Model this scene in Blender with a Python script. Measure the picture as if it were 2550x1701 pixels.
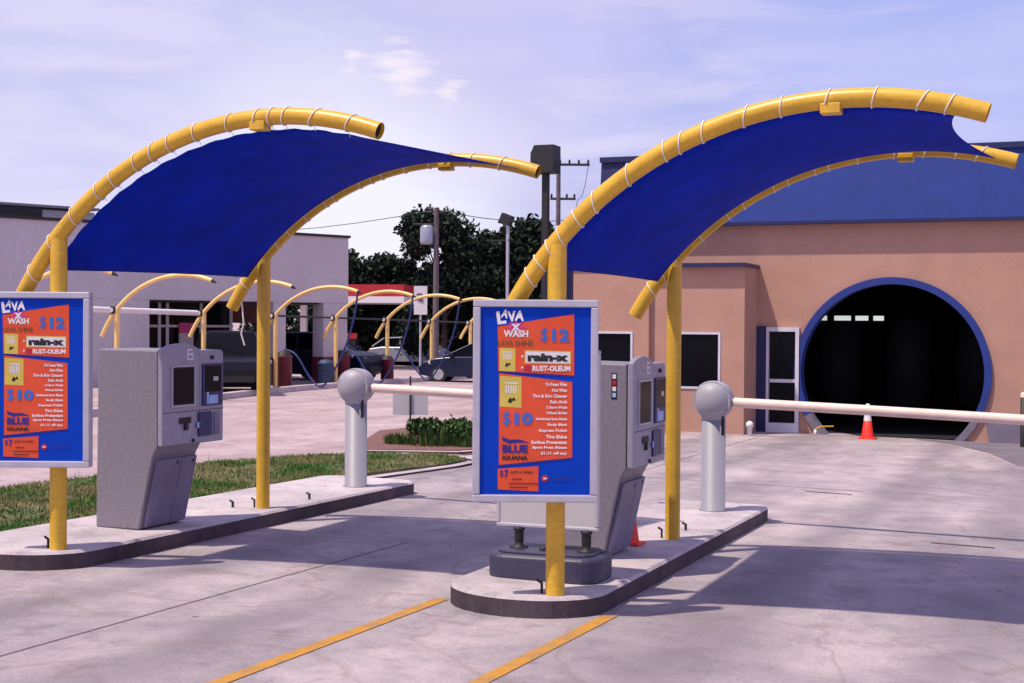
import bpy, bmesh, math, random
from mathutils import Vector, Matrix
R = math.radians
random.seed(7)
for o in list(bpy.data.objects): bpy.data.objects.remove(o)
scn = bpy.context.scene
COL = scn.collection

# ------------------------------------------------------------------ camera
cam_d = bpy.data.cameras.new('camera'); cam = bpy.data.objects.new('camera', cam_d); COL.objects.link(cam)
fwd = Vector((-0.36942461, 0.92917182, -0.01285213)); up = Vector((-0.01062223, 0.00960716, 0.99989743)); rt = fwd.cross(up)
M = Matrix((rt, up, -fwd)).transposed().to_4x4(); M.translation = (0, 0, 2)
cam.matrix_world = M
cam_d.sensor_width = 36; cam_d.lens = 3562.6 / 2550 * 36
cam_d.clip_start = 0.1; cam_d.clip_end = 3000
scn.camera = cam
# ------------------------------------------------------------------ exposure
scn.view_settings.view_transform = 'Standard'; scn.view_settings.look = 'None'
scn.view_settings.exposure = 0; scn.view_settings.gamma = 1
scn.render.engine = 'CYCLES'
# ------------------------------------------------------------------ sun and sky
tosun = Vector((-0.31, -0.38, 1)).normalized()
SUN_EL = math.asin(tosun.z)
sd = bpy.data.lights.new('sun', 'SUN'); sd.energy = 4.6; sd.angle = R(1.0); sd.color = (1, .89, .71)
so = bpy.data.objects.new('sun', sd); COL.objects.link(so); so.rotation_euler = tosun.to_track_quat('Z', 'Y').to_euler(); so.location = (0, 0, 30)

def N(nt, t, **kw):
    n = nt.nodes.new(t)
    for k, v in kw.items(): setattr(n, k, v)
    return n
def ramp(nt, stops, interp='LINEAR'):
    r = N(nt, 'ShaderNodeValToRGB'); cr = r.color_ramp; cr.interpolation = interp
    while len(cr.elements) < len(stops): cr.elements.new(.5)
    for e, (p, c) in zip(cr.elements, stops):
        e.position = p; e.color = (*c, 1) if len(c) == 3 else c
    return r
def mixc(nt, fac, a, b, mode='MIX'):
    m = N(nt, 'ShaderNodeMix', data_type='RGBA', blend_type=mode)
    for s, v in ((m.inputs[0], fac), (m.inputs[6], a), (m.inputs[7], b)):
        if hasattr(v, 'links'): nt.links.new(v, s)
        elif isinstance(v, (int, float)): s.default_value = v
        else: s.default_value = (*v, 1)
    return m.outputs[2]

w = bpy.data.worlds.new('World'); scn.world = w; w.use_nodes = True
nt = w.node_tree; nt.nodes.clear()
outn = N(nt, 'ShaderNodeOutputWorld'); bg = N(nt, 'ShaderNodeBackground')
nt.links.new(bg.outputs[0], outn.inputs[0]); bg.inputs[1].default_value = 0.1
sky = N(nt, 'ShaderNodeTexSky', sky_type='NISHITA', sun_disc=False)
sky.sun_elevation = SUN_EL; sky.sun_rotation = math.atan2(tosun.x, tosun.y); sky.dust_density = 2.0; sky.air_density = 1.0
tint = mixc(nt, 1.0, sky.outputs[0], (1.12, .93, 1.0), 'MULTIPLY')
tc = N(nt, 'ShaderNodeTexCoord')
mp = N(nt, 'ShaderNodeMapping'); nt.links.new(tc.outputs['Generated'], mp.inputs[0]); mp.inputs['Scale'].default_value = (1, 1, 4.2)
mp.inputs['Location'].default_value = (.3, .15, .2)
n1 = N(nt, 'ShaderNodeTexNoise'); n1.inputs['Scale'].default_value = 6.5; n1.inputs['Detail'].default_value = 7; n1.inputs['Roughness'].default_value = .55
n1.inputs['Distortion'].default_value = .5
nt.links.new(mp.outputs[0], n1.inputs[0])
r1 = ramp(nt, [(.40, (0, 0, 0)), (.58, (1, 1, 1))]); nt.links.new(n1.outputs[0], r1.inputs[0])
veil = mixc(nt, r1.outputs[0], (3.9, 4.2, 8.6), (6.9, 6.4, 9.5))
base = mixc(nt, .86, tint, veil)
# lighter sky toward the horizon
sx = N(nt, 'ShaderNodeSeparateXYZ'); nt.links.new(tc.outputs['Generated'], sx.inputs[0])
rh = ramp(nt, [(0, (1, 1, 1)), (.10, (.6, .6, .6)), (.24, (0, 0, 0))]); nt.links.new(sx.outputs[2], rh.inputs[0])
n2 = N(nt, 'ShaderNodeTexNoise'); n2.inputs['Scale'].default_value = 2.2; n2.inputs['Detail'].default_value = 4
nt.links.new(mp.outputs[0], n2.inputs[0])
r2 = ramp(nt, [(.38, (.15, .15, .15)), (.62, (1, 1, 1))]); nt.links.new(n2.outputs[0], r2.inputs[0])
hm = N(nt, 'ShaderNodeMath', operation='MULTIPLY'); nt.links.new(rh.outputs[0], hm.inputs[0]); nt.links.new(r2.outputs[0], hm.inputs[1])
base = mixc(nt, hm.outputs[0], base, (8.3, 8.0, 10.2))
# one small puffy cloud, high up between the canopies
def puff(direction, width, base, sc=38, thr=.50, colr=(9.2, 8.5, 9.7)):
    vd = N(nt, 'ShaderNodeVectorMath', operation='DISTANCE'); nt.links.new(tc.outputs['Generated'], vd.inputs[0]); vd.inputs[1].default_value = direction
    rr = ramp(nt, [(0, (1, 1, 1)), (1, (0, 0, 0))])
    dv = N(nt, 'ShaderNodeMath', operation='DIVIDE'); nt.links.new(vd.outputs['Value'], dv.inputs[0]); dv.inputs[1].default_value = width
    nt.links.new(dv.outputs[0], rr.inputs[0])
    nn = N(nt, 'ShaderNodeTexNoise'); nn.inputs['Scale'].default_value = sc; nn.inputs['Detail'].default_value = 6; nt.links.new(mp.outputs[0], nn.inputs[0])
    ad = N(nt, 'ShaderNodeMath', operation='MULTIPLY'); nt.links.new(rr.outputs[0], ad.inputs[0]); nt.links.new(nn.outputs[0], ad.inputs[1])
    r3 = ramp(nt, [(thr - .19, (0, 0, 0)), (thr + .02, (.95, .95, .95))]); nt.links.new(ad.outputs[0], r3.inputs[0])
    return mixc(nt, r3.outputs[0], base, colr)
def dirpx(x, y): return (fwd + rt * ((x - 1275) / 3562.6) + up * ((850.5 - y) / 3562.6)).normalized()
def broad(direction, width, base, colr, amt):
    vd = N(nt, 'ShaderNodeVectorMath', operation='DISTANCE'); nt.links.new(tc.outputs['Generated'], vd.inputs[0]); vd.inputs[1].default_value = direction
    dv = N(nt, 'ShaderNodeMath', operation='DIVIDE'); nt.links.new(vd.outputs['Value'], dv.inputs[0]); dv.inputs[1].default_value = width
    ad = N(nt, 'ShaderNodeMath', operation='MULTIPLY_ADD'); nt.links.new(n1.outputs[0], ad.inputs[0]); ad.inputs[1].default_value = 1.1; nt.links.new(dv.outputs[0], ad.inputs[2])
    rr = ramp(nt, [(.45, (amt, amt, amt)), (1.0, (0, 0, 0))], 'EASE'); sb = N(nt, 'ShaderNodeMath', operation='MULTIPLY'); sb.inputs[1].default_value = .62
    nt.links.new(ad.outputs[0], sb.inputs[0]); nt.links.new(sb.outputs[0], rr.inputs[0])
    return mixc(nt, rr.outputs[0], base, colr)
base = broad(dirpx(250, 330), .34, base, (7.8, 7.6, 10.0), .55)
base = broad(dirpx(860, 580), .15, base, (9.6, 9.5, 10.4), .9)
base = broad(dirpx(2380, 60), .30, base, (4.5, 5.3, 9.7), .6)
base = broad(dirpx(1330, 20), .12, base, (6.6, 6.2, 9.5), .6)
base = puff(dirpx(1000, 170), .058, base)
base = puff(dirpx(880, 150), .024, base)
base = puff(dirpx(1120, 225), .03, base)
nt.links.new(base, bg.inputs[0])

# ------------------------------------------------------------------ materials
def mat(name, color, rough=.7, metal=0., noise=6., amp=.12, bump=0., fine=0., spec=.5, translucent=None, color2=None, thr=None, emit=None):
    m = bpy.data.materials.new(name); m.use_nodes = True; t = m.node_tree; b = t.nodes['Principled BSDF']
    b.inputs['Roughness'].default_value = rough; b.inputs['Metallic'].default_value = metal
    b.inputs['Specular IOR Level'].default_value = spec
    tc = N(t, 'ShaderNodeTexCoord'); nz = N(t, 'ShaderNodeTexNoise'); nz.inputs['Scale'].default_value = noise; nz.inputs['Detail'].default_value = 6
    nz.inputs['Roughness'].default_value = .6
    t.links.new(tc.outputs['Object'], nz.inputs[0])
    c2 = color2 or tuple(min(1, c * (1 + amp)) for c in color); c1 = tuple(c * (1 - amp) for c in color) if not color2 else color
    lo, hi = thr or (.3, .7)
    r = ramp(t, [(lo, c1), (hi, c2)]); t.links.new(nz.outputs[0], r.inputs[0]); colr = r.outputs[0]
    if fine:
        nf = N(t, 'ShaderNodeTexNoise'); nf.inputs['Scale'].default_value = fine; nf.inputs['Detail'].default_value = 3; t.links.new(tc.outputs['Object'], nf.inputs[0])
        rf = ramp(t, [(.3, (.92, .92, .92)), (.7, (1.06, 1.06, 1.06))]); t.links.new(nf.outputs[0], rf.inputs[0])
        colr = mixc(t, 1., colr, rf.outputs[0], 'MULTIPLY')
    t.links.new(colr, b.inputs['Base Color'])
    if bump:
        bp = N(t, 'ShaderNodeBump'); bp.inputs['Strength'].default_value = bump; bp.inputs['Distance'].default_value = .02
        nb = N(t, 'ShaderNodeTexNoise'); nb.inputs['Scale'].default_value = max(noise * 6, fine); t.links.new(tc.outputs['Object'], nb.inputs[0])
        t.links.new(nb.outputs[0], bp.inputs['Height']); t.links.new(bp.outputs[0], b.inputs['Normal'])
    if emit:
        b.inputs['Emission Color'].default_value = (*emit[0], 1); b.inputs['Emission Strength'].default_value = emit[1]
    if translucent:
        tr = N(t, 'ShaderNodeBsdfTranslucent'); t.links.new(colr, tr.inputs[0]); ms = N(t, 'ShaderNodeMixShader'); ms.inputs[0].default_value = translucent
        o = t.nodes['Material Output']; t.links.new(b.outputs[0], ms.inputs[1]); t.links.new(tr.outputs[0], ms.inputs[2]); t.links.new(ms.outputs[0], o.inputs[0])
    return m

def concrete(name, a, b, stain, bands=()):
    """weathered concrete: broad blotches, tyre-dark streaks along the lanes, fine grain, sawn joints"""
    m = bpy.data.materials.new(name); m.use_nodes = True; t = m.node_tree; p = t.nodes['Principled BSDF']; p.inputs['Roughness'].default_value = .85
    p.inputs['Specular IOR Level'].default_value = .25
    tc = N(t, 'ShaderNodeTexCoord'); O = tc.outputs['Object']
    n = N(t, 'ShaderNodeTexNoise'); n.inputs['Scale'].default_value = .55; n.inputs['Detail'].default_value = 9; n.inputs['Roughness'].default_value = .62; t.links.new(O, n.inputs[0])
    r = ramp(t, [(.34, a), (.66, b)]); t.links.new(n.outputs[0], r.inputs[0]); c = r.outputs[0]
    mp = N(t, 'ShaderNodeMapping'); mp.inputs['Scale'].default_value = (1.1, .16, 1); mp.inputs['Rotation'].default_value = (0, 0, R(-6)); t.links.new(O, mp.inputs[0])
    n3 = N(t, 'ShaderNodeTexNoise'); n3.inputs['Scale'].default_value = 1.0; n3.inputs['Detail'].default_value = 6; t.links.new(mp.outputs[0], n3.inputs[0])
    r3 = ramp(t, [(.42, (0, 0, 0)), (.68, (.7, .7, .7))]); t.links.new(n3.outputs[0], r3.inputs[0])
    c = mixc(t, r3.outputs[0], c, stain)
    n4 = N(t, 'ShaderNodeTexNoise'); n4.inputs['Scale'].default_value = 3.3; n4.inputs['Detail'].default_value = 8; n4.inputs['Roughness'].default_value = .7; t.links.new(O, n4.inputs[0])
    r4 = ramp(t, [(.30, (.72, .70, .74)), (.48, (1, 1, 1)), (.70, (1.18, 1.13, 1.12))]); t.links.new(n4.outputs[0], r4.inputs[0]); c = mixc(t, 1, c, r4.outputs[0], 'MULTIPLY')
    n5 = N(t, 'ShaderNodeTexNoise'); n5.inputs['Scale'].default_value = 42; n5.inputs['Detail'].default_value = 4; t.links.new(O, n5.inputs[0])
    r5 = ramp(t, [(.3, (.86, .86, .86)), (.7, (1.1, 1.1, 1.1))]); t.links.new(n5.outputs[0], r5.inputs[0]); c = mixc(t, 1, c, r5.outputs[0], 'MULTIPLY')
    if bands:      # grime laid down where wheels run
        sxy = N(t, 'ShaderNodeSeparateXYZ'); t.links.new(O, sxy.inputs[0]); tot = None
        nb = N(t, 'ShaderNodeTexNoise'); nb.inputs['Scale'].default_value = .8; nb.inputs['Detail'].default_value = 5; t.links.new(O, nb.inputs[0])
        wob = N(t, 'ShaderNodeMath', operation='MULTIPLY_ADD'); t.links.new(nb.outputs[0], wob.inputs[0]); wob.inputs[1].default_value = .7; t.links.new(sxy.outputs[0], wob.inputs[2])
        for bc, bw in bands:
            sb = N(t, 'ShaderNodeMath', operation='SUBTRACT'); t.links.new(wob.outputs[0], sb.inputs[0]); sb.inputs[1].default_value = bc + .35
            ab = N(t, 'ShaderNodeMath', operation='ABSOLUTE'); t.links.new(sb.outputs[0], ab.inputs[0])
            mr = N(t, 'ShaderNodeMapRange', interpolation_type='SMOOTHSTEP'); t.links.new(ab.outputs[0], mr.inputs['Value']); mr.inputs['From Min'].default_value = bw; mr.inputs['From Max'].default_value = 0
            if tot is None: tot = mr.outputs[0]
            else:
                ad = N(t, 'ShaderNodeMath', operation='MAXIMUM'); t.links.new(tot, ad.inputs[0]); t.links.new(mr.outputs[0], ad.inputs[1]); tot = ad.outputs[0]
        ml = N(t, 'ShaderNodeMath', operation='MULTIPLY'); t.links.new(tot, ml.inputs[0]); t.links.new(nb.outputs[0], ml.inputs[1])
        c = mixc(t, ml.outputs[0], c, tuple(v * .95 for v in stain))
        # faint rusty dirt trails
        nr = N(t, 'ShaderNodeTexNoise'); nr.inputs['Scale'].default_value = .35; nr.inputs['Detail'].default_value = 8; nr.inputs['Distortion'].default_value = 1.2; t.links.new(O, nr.inputs[0])
        rr_ = ramp(t, [(.485, (0, 0, 0)), (.5, (.35, .35, .35)), (.515, (0, 0, 0))]); t.links.new(nr.outputs[0], rr_.inputs[0])
        c = mixc(t, rr_.outputs[0], c, (.20, .135, .12))
    # small dark spots (gum, oil)
    v = N(t, 'ShaderNodeTexVoronoi'); v.inputs['Scale'].default_value = 1.5; t.links.new(O, v.inputs[0])
    rv = ramp(t, [(.025, (.45, .42, .42)), (.05, (1, 1, 1))]); t.links.new(v.outputs['Distance'], rv.inputs[0]); c = mixc(t, 1, c, rv.outputs[0], 'MULTIPLY')
    t.links.new(c, p.inputs['Base Color'])
    bp = N(t, 'ShaderNodeBump'); bp.inputs['Strength'].default_value = .25; bp.inputs['Distance'].default_value = .01; t.links.new(n5.outputs[0], bp.inputs['Height']); t.links.new(bp.outputs[0], p.inputs['Normal'])
    return m

M_conc = concrete('concrete_paving', (.28, .245, .275), (.47, .40, .42), (.20, .17, .20), bands=((-6.75, .5), (-5.15, .4), (-2.3, .45), (-.7, .5), (-9.9, .5)))
M_conc2 = concrete('concrete_drive', (.36, .28, .30), (.50, .395, .41), (.30, .215, .24))
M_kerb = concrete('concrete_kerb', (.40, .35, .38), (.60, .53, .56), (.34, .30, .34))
M_kshade = concrete('kerb_side_painted_shade', (.06, .043, .055), (.12, .088, .105), (.03, .022, .032))  # kerb concrete darkened: shade on the island sides is put into the colour
M_asph = mat('old_asphalt', (.16, .14, .18), .9, noise=2, amp=.2, fine=60)
M_line = mat('yellow_road_paint', (.50, .24, .04), .85, noise=5, color2=(.33, .20, .10), thr=(.44, .66), fine=50, spec=.2)
M_joint = mat('joint_sealant', (.12, .09, .11), .9, noise=9, amp=.4)
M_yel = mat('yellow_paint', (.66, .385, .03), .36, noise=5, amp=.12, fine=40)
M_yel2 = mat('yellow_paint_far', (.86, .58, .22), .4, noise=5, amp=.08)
M_rope = mat('white_rope', (.8, .76, .76), .8)
M_fab = mat('blue_shade_cloth', (.004, .028, .47), .8, noise=2.2, amp=.2, fine=120, spec=.1, translucent=.24)
M_alu = mat('aluminium', (.50, .48, .56), .42, metal=.35, noise=10, amp=.08)
M_steel = mat('brushed_steel', (.25, .22, .265), .45, metal=.2, noise=28, amp=.14, fine=90)
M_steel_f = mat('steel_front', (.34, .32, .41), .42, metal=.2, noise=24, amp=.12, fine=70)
M_steel_d = mat('steel_door', (.20, .18, .27), .5, metal=.2, noise=4, amp=.2, fine=70)
M_dark = mat('dark_gap', (.012, .01, .014), .6)
M_black = mat('black_rubber', (.015, .014, .018), .6)
M_screen = mat('dark_screen', (.004, .004, .008), .3, noise=2, spec=.1)
M_navyp = mat('navy_panel', (.008, .012, .12), .35, noise=14, amp=.5)
M_lblue = mat('pale_blue_sticker', (.35, .5, .85), .5)
M_gatew = mat('grey_gate_paint', (.26, .25, .31), .45, noise=5, amp=.04)
M_gateh = mat('grey_gate_head', (.34, .32, .37), .5, noise=5, amp=.04)
M_arm = mat('cream_arm_paint', (.78, .60, .53), .5, noise=6, amp=.1)
M_sblue = mat('sign_blue', (.002, .048, .46), .6, spec=.1, noise=3, amp=.12)
M_sor = mat('sign_orange', (.72, .095, .04), .6, spec=.15, noise=5, amp=.12)
M_syel = mat('sign_yellow', (.62, .48, .08), .5)
M_slb = mat('sign_light_blue', (.03, .14, .52), .5)
M_sdb = mat('sign_dark_blue', (.02, .015, .22), .5)
M_sw = mat('sign_white', (.75, .72, .76), .5)
M_sk = mat('sign_black', (.01, .01, .012), .5)
M_sred = mat('sign_red', (.45, .01, .03), .5)
M_spink = mat('sign_pink', (.55, .05, .22), .5)
M_sol = mat('sign_olive', (.16, .09, .02), .5)
M_board = mat('white_board', (.50, .47, .50), .5, noise=2, amp=.05)
M_plast = mat('grey_plastic', (.045, .042, .085), .45, noise=8, amp=.12, fine=40)
M_tan = mat('tan_stucco', (.46, .255, .195), .9, noise=1.3, amp=.09, fine=30, bump=.15)
M_tanb = mat('grey_block_base', (.19, .16, .22), .9, noise=3, amp=.12, fine=20)
M_bfas = mat('blue_metal_fascia', (.008, .033, .225), .7, noise=2, amp=.12, fine=14)
M_bring = mat('blue_ring_paint', (.014, .034, .22), .8, noise=3, amp=.12)
M_navy = mat('navy_trim', (.012, .016, .09), .5)
M_frame = mat('white_window_frame', (.62, .60, .70), .45)
M_glass = mat('dark_glass', (.003, .003, .006), .15, noise=1, spec=.12)
M_lamp = mat('lit_tube', (.7, .8, .75), .5, emit=((.8, .9, .8), .55))
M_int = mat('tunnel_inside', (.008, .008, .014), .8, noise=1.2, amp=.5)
M_gwall = mat('pale_panel_wall', (.53, .49, .53), .8, noise=.6, amp=.06, fine=9)
M_red = mat('red_cladding', (.45, .018, .03), .6, noise=1.5, amp=.15)
M_dred = mat('dark_red_paint', (.13, .012, .03), .5, noise=4, amp=.3)
M_wood = mat('weathered_wood', (.13, .10, .12), .9, noise=5, amp=.25)
M_cone = mat('orange_cone', (.85, .035, .02), .5, noise=5, amp=.1)
M_white = mat('white_paint', (.75, .72, .75), .5, amp=.05)
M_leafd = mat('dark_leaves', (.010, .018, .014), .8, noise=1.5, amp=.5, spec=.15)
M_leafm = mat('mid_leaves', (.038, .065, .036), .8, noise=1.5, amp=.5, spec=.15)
M_shd = mat('shrub_leaves', (.03, .07, .02), .7, noise=3, amp=.5, spec=.2)
M_shl = mat('shrub_leaves_light', (.09, .15, .04), .7, noise=3, amp=.4, spec=.2)
M_bark = mat('bark', (.07, .05, .045), .9, noise=6, amp=.3)
M_grass = mat('grass_soil', (.07, .09, .03), .95, noise=2.2, color2=(.19, .14, .09), thr=(.45, .62), fine=30)
M_gr1 = mat('grass_blades', (.05, .17, .03), .8, noise=1.2, color2=(.27, .25, .12), thr=(.40, .58), spec=.1)
M_gr2 = mat('dry_grass_blades', (.22, .17, .08), .8, noise=2, spec=.1)
M_mulch = mat('red_mulch', (.17, .08, .07), .95, noise=14, amp=.4)
M_carb = mat('blue_car_paint', (.010, .016, .05), .22, metal=.0, spec=.4, noise=2, amp=.05)
M_cark = mat('black_car_paint', (.005, .005, .012), .22, noise=2, amp=.05, spec=.3)
M_carn = mat('navy_car_paint', (.006, .008, .03), .4, noise=2, amp=.05, spec=.2)
M_cars = mat('silver_car_paint', (.35, .36, .45), .3, metal=.3, noise=2, amp=.05)
M_rim = mat('wheel_rim', (.55, .55, .6), .35, metal=.5)
M_bin = mat('blue_bin_plastic', (.03, .06, .15), .6, noise=5, amp=.3)
M_hose = mat('blue_hose', (.012, .025, .14), .5)

# ------------------------------------------------------------------ builder
class MB:
    def __init__(s): s.v = []; s.f = []; s.m = []; s.mats = []; s.cur = 0; s.sm = []
    def use(s, m):
        if m not in s.mats: s.mats.append(m)
        s.cur = s.mats.index(m); return s
    def add(s, vs, fs, smooth=False):
        k = len(s.v); s.v += [tuple(p) for p in vs]
        for f in fs: s.f.append(tuple(i + k for i in f)); s.m.append(s.cur); s.sm.append(smooth)
        return s
    def box(s, x0, x1, y0, y1, z0, z1):
        return s.add([(x0, y0, z0), (x1, y0, z0), (x1, y1, z0), (x0, y1, z0), (x0, y0, z1), (x1, y0, z1), (x1, y1, z1), (x0, y1, z1)],
                     [(0, 3, 2, 1), (4, 5, 6, 7), (0, 1, 5, 4), (1, 2, 6, 5), (2, 3, 7, 6), (3, 0, 4, 7)])
    def prism(s, poly, a, b, axis='y'):
        """poly: 2-D outline; extruded between a and b along axis (y: poly is x,z; z: poly is x,y; x: poly is y,z)"""
        def P(u, v, w): return {'y': (u, w, v), 'z': (u, v, w), 'x': (w, u, v)}[axis]
        n = len(poly); vs = [P(u, v, a) for u, v in poly] + [P(u, v, b) for u, v in poly]
        fs = [tuple(range(n)), tuple(range(2 * n - 1, n - 1, -1))] + [(i, i + n, (i + 1) % n + n, (i + 1) % n) for i in range(n)]
        return s.add(vs, fs)
    def tube(s, pts, r, n=14, caps=True, r2=None):
        pts = [Vector(p) for p in pts]; rings = []; N_ = len(pts)
        t0 = (pts[1] - pts[0]).normalized(); ref = Vector((0, 0, 1)) if abs(t0.z) < .9 else Vector((0, 1, 0))
        x = t0.cross(ref).normalized(); vs = []
        for i, p in enumerate(pts):
            t = (pts[min(i + 1, N_ - 1)] - pts[max(i - 1, 0)]).normalized()
            x = (x - t * x.dot(t)).normalized(); y = t.cross(x)
            rr = r if r2 is None else r + (r2 - r) * i / (N_ - 1)
            for k in range(n):
                a = 2 * math.pi * k / n; vs.append(p + (x * math.cos(a) + y * math.sin(a)) * rr)
        fs = [(i * n + k, i * n + (k + 1) % n, (i + 1) * n + (k + 1) % n, (i + 1) * n + k) for i in range(N_ - 1) for k in range(n)]
        s.add(vs, fs, True)
        if caps: s.add([vs[k] for k in range(n)], [tuple(range(n - 1, -1, -1))]); s.add([vs[(N_ - 1) * n + k] for k in range(n)], [tuple(range(n))])
        return s
    def lathe(s, prof, c=(0, 0, 0), n=24):
        vs = []; c = Vector(c)
        for r, z in prof:
            for k in range(n):
                a = 2 * math.pi * k / n; vs.append(c + Vector((r * math.cos(a), r * math.sin(a), z)))
        fs = [(i * n + k, i * n + (k + 1) % n, (i + 1) * n + (k + 1) % n, (i + 1) * n + k) for i in range(len(prof) - 1) for k in range(n)]
        return s.add(vs, fs, True)
    def build(s, name, parent=None, bevel=0, loc=(0, 0, 0), rz=0, solid=0, segs=2):
        me = bpy.data.meshes.new(name); me.from_pydata(s.v, [], s.f)
        for m in s.mats: me.materials.append(m)
        for p, mi, sm in zip(me.polygons, s.m, s.sm): p.material_index = mi; p.use_smooth = sm
        bm = bmesh.new(); bm.from_mesh(me)
        if len(s.v) < 40000 and not getattr(s, 'nofix', False): bmesh.ops.recalc_face_normals(bm, faces=bm.faces)
        bm.to_mesh(me); bm.free()
        o = bpy.data.objects.new(name, me); COL.objects.link(o); o.location = loc; o.rotation_euler = (0, 0, rz)
        if parent: o.parent = parent
        if solid: md = o.modifiers.new('thick', 'SOLIDIFY'); md.thickness = solid
        if bevel: md = o.modifiers.new('bevel', 'BEVEL'); md.width = bevel; md.segments = segs; md.limit_method = 'ANGLE'; md.angle_limit = R(40)
        return o
def tag(o, label=None, cat=None, group=None, kind=None):
    if label: o['label'] = label
    if cat: o['category'] = cat
    if group: o['group'] = group
    if kind: o['kind'] = kind
    return o
def thing(name, loc, label, cat, group=None, rz=0):
    o = bpy.data.objects.new(name, None); COL.objects.link(o); o.location = loc; o.rotation_euler = (0, 0, rz); o.empty_display_size = .2
    return tag(o, label, cat, group)
def copy_tree(o, parent=None):
    c = o.copy(); COL.objects.link(c); c.parent = parent
    for ch in [x for x in bpy.data.objects if x.parent == o]: copy_tree(ch, c)
    return c

# ground height: the lot falls gently to the right and away from the camera
KX, KY = 0.013908, 0.010987
def gz(x, y):
    return -KX * max(-60, min(25, x)) - KY * max(-15, min(75, y))
KX = 0.0139; KY = 0.0110
def sheet(name, poly, dz, m, step=1.5, side=0.0, kind='structure'):
    """flat outline laid on the ground at height dz; side > 0 gives it a skirt of that depth"""
    b = MB().use(m)
    vs = [(x, y, gz(x, y) + dz) for x, y in poly]; n = len(vs)
    b.add(vs, [tuple(range(n))])
    if side:
        lo = [(x, y, z - side) for x, y, z in vs]
        b.add(vs + lo, [(i, (i + 1) % n, (i + 1) % n + n, i + n) for i in range(n)])
    o = b.build(name)
    if kind: o['kind'] = kind
    return o

# ================================================================== SETTING
g = MB().use(M_conc2)
xs = [-900, -400, -200, -120, -80, -60, -45, -30, -15, 0, 12, 25, 60, 200, 600]; ys = [-60, -30, -15, 0, 15, 30, 45, 60, 75, 110, 200, 500, 1200]
vs = [(x, y, gz(x, y)) for y in ys for x in xs]; nx = len(xs)
g.add(vs, [(j * nx + i, j * nx + i + 1, (j + 1) * nx + i + 1, (j + 1) * nx + i) for j in range(len(ys) - 1) for i in range(nx - 1)])
go = g.build('ground'); tag(go, kind='structure')
# wash lanes paving
sheet('wash_lane_paving', [(-13, -6), (14, -6), (14, 24.2), (0.5, 24.2), (-0.9, 24.4), (-1.6, 26.9), (-2.4, 28.7), (-3.2, 29.76), (-9.9, 29.76), (-9.8, 28), (-8.3, 20.2), (-8.55, 18), (-8.9, 15.8), (-8.8, 8), (-9.6, 6)], .004, M_conc)
sheet('side_road_paving', [(-0.9, 24.42), (14, 24.25), (14, 29.7), (-3.1, 29.76), (-2.3, 28.75), (-1.5, 26.95)], .005, M_asph)
# joints as slightly sunken dark sealant strips
def strip(name, pts, wd, dz, m):
    b = MB().use(m)
    for (x0, y0), (x1, y1) in zip(pts, pts[1:]):
        d = Vector((x1 - x0, y1 - y0)).normalized(); q = Vector((-d.y, d.x)) * wd / 2; k = max(1, int(Vector((x1 - x0, y1 - y0)).length / 3))
        for i in range(k):
            ax, ay = x0 + (x1 - x0) * i / k, y0 + (y1 - y0) * i / k; bx, by = x0 + (x1 - x0) * (i + 1) / k, y0 + (y1 - y0) * (i + 1) / k
            b.add([(ax + q.x, ay + q.y, gz(ax, ay) + dz), (ax - q.x, ay - q.y, gz(ax, ay) + dz), (bx - q.x, by - q.y, gz(bx, by) + dz), (bx + q.x, by + q.y, gz(bx, by) + dz)], [(0, 1, 2, 3)])
    return tag(b.build(name), kind='structure')
jb = MB()
strip('paving_joint', [(-5.97, 3), (-5.86, 9.9), (-5.80, 12)], .012, .008, M_joint)
strip('paving_joint', [(-3.1, 15.45), (0, 15.1), (5, 14.9)], .010, .009, M_joint)
strip('paving_joint', [(-7.4, 19.2), (-2.6, 19.0)], .02, .009, M_joint)
strip('paving_joint', [(-5.9, 15.8), (-5.9, 29.5)], .012, .010, M_joint)
for pts in ([(-4.5, 4.0), (-4.36, 9.62)], [(-3.26, 4.0), (-3.06, 9.62)]):
    strip('yellow_lane_line', pts, .105, .0085, M_line)
# skid marks
strip('skid_mark', [(-1.35, 14.6), (-.75, 14.55)], .06, .0095, M_joint)
strip('skid_mark', [(-3.3, 18.6), (-2.7, 18.55)], .05, .0098, M_joint)

def island(name, x0, x1, y0, y1, noser, back_extra=0):
    pts = []
    cx = (x0 + x1) / 2; rx = (x1 - x0) / 2
    for k in range(17):
        a = math.pi + math.pi * k / 16; pts.append((cx + rx * math.cos(a), y0 + noser + noser * math.sin(a)))
    for k in range(5):
        a = math.pi / 2 * k / 4; pts.append((x1 - .22 + .22 * math.cos(a), y1 - .22 + .22 * math.sin(a)))
    for k in range(5):
        a = math.pi / 2 + math.pi / 2 * k / 4; pts.append((x0 + .22 + .22 * math.cos(a), y1 - .22 + .22 * math.sin(a)))
    b = MB().use(M_kerb); n = len(pts)
    top = [(x, y, gz(x, y) + .15) for x, y in pts]; low = [(x, y, gz(x, y) - .1) for x, y in pts]
    lip = [(x, y, z - .022) for x, y, z in top]
    ins = [(cx + (x - cx) * .966, (y0 + y1) / 2 + (y - (y0 + y1) / 2) * .9955, z) for x, y, z in top]
    b.add(ins, [tuple(range(n))]); b.add(ins + lip, [(i, (i + 1) % n, (i + 1) % n + n, i + n) for i in range(n)])
    b.use(M_kshade).add(lip + low, [(i, (i + 1) % n, (i + 1) % n + n, i + n) for i in range(n)])
    o = b.build(name); o['kind'] = 'structure'
    return o
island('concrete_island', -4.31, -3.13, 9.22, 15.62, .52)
island('concrete_island', -8.72, -7.44, 9.02, 15.72, .55)
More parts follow.
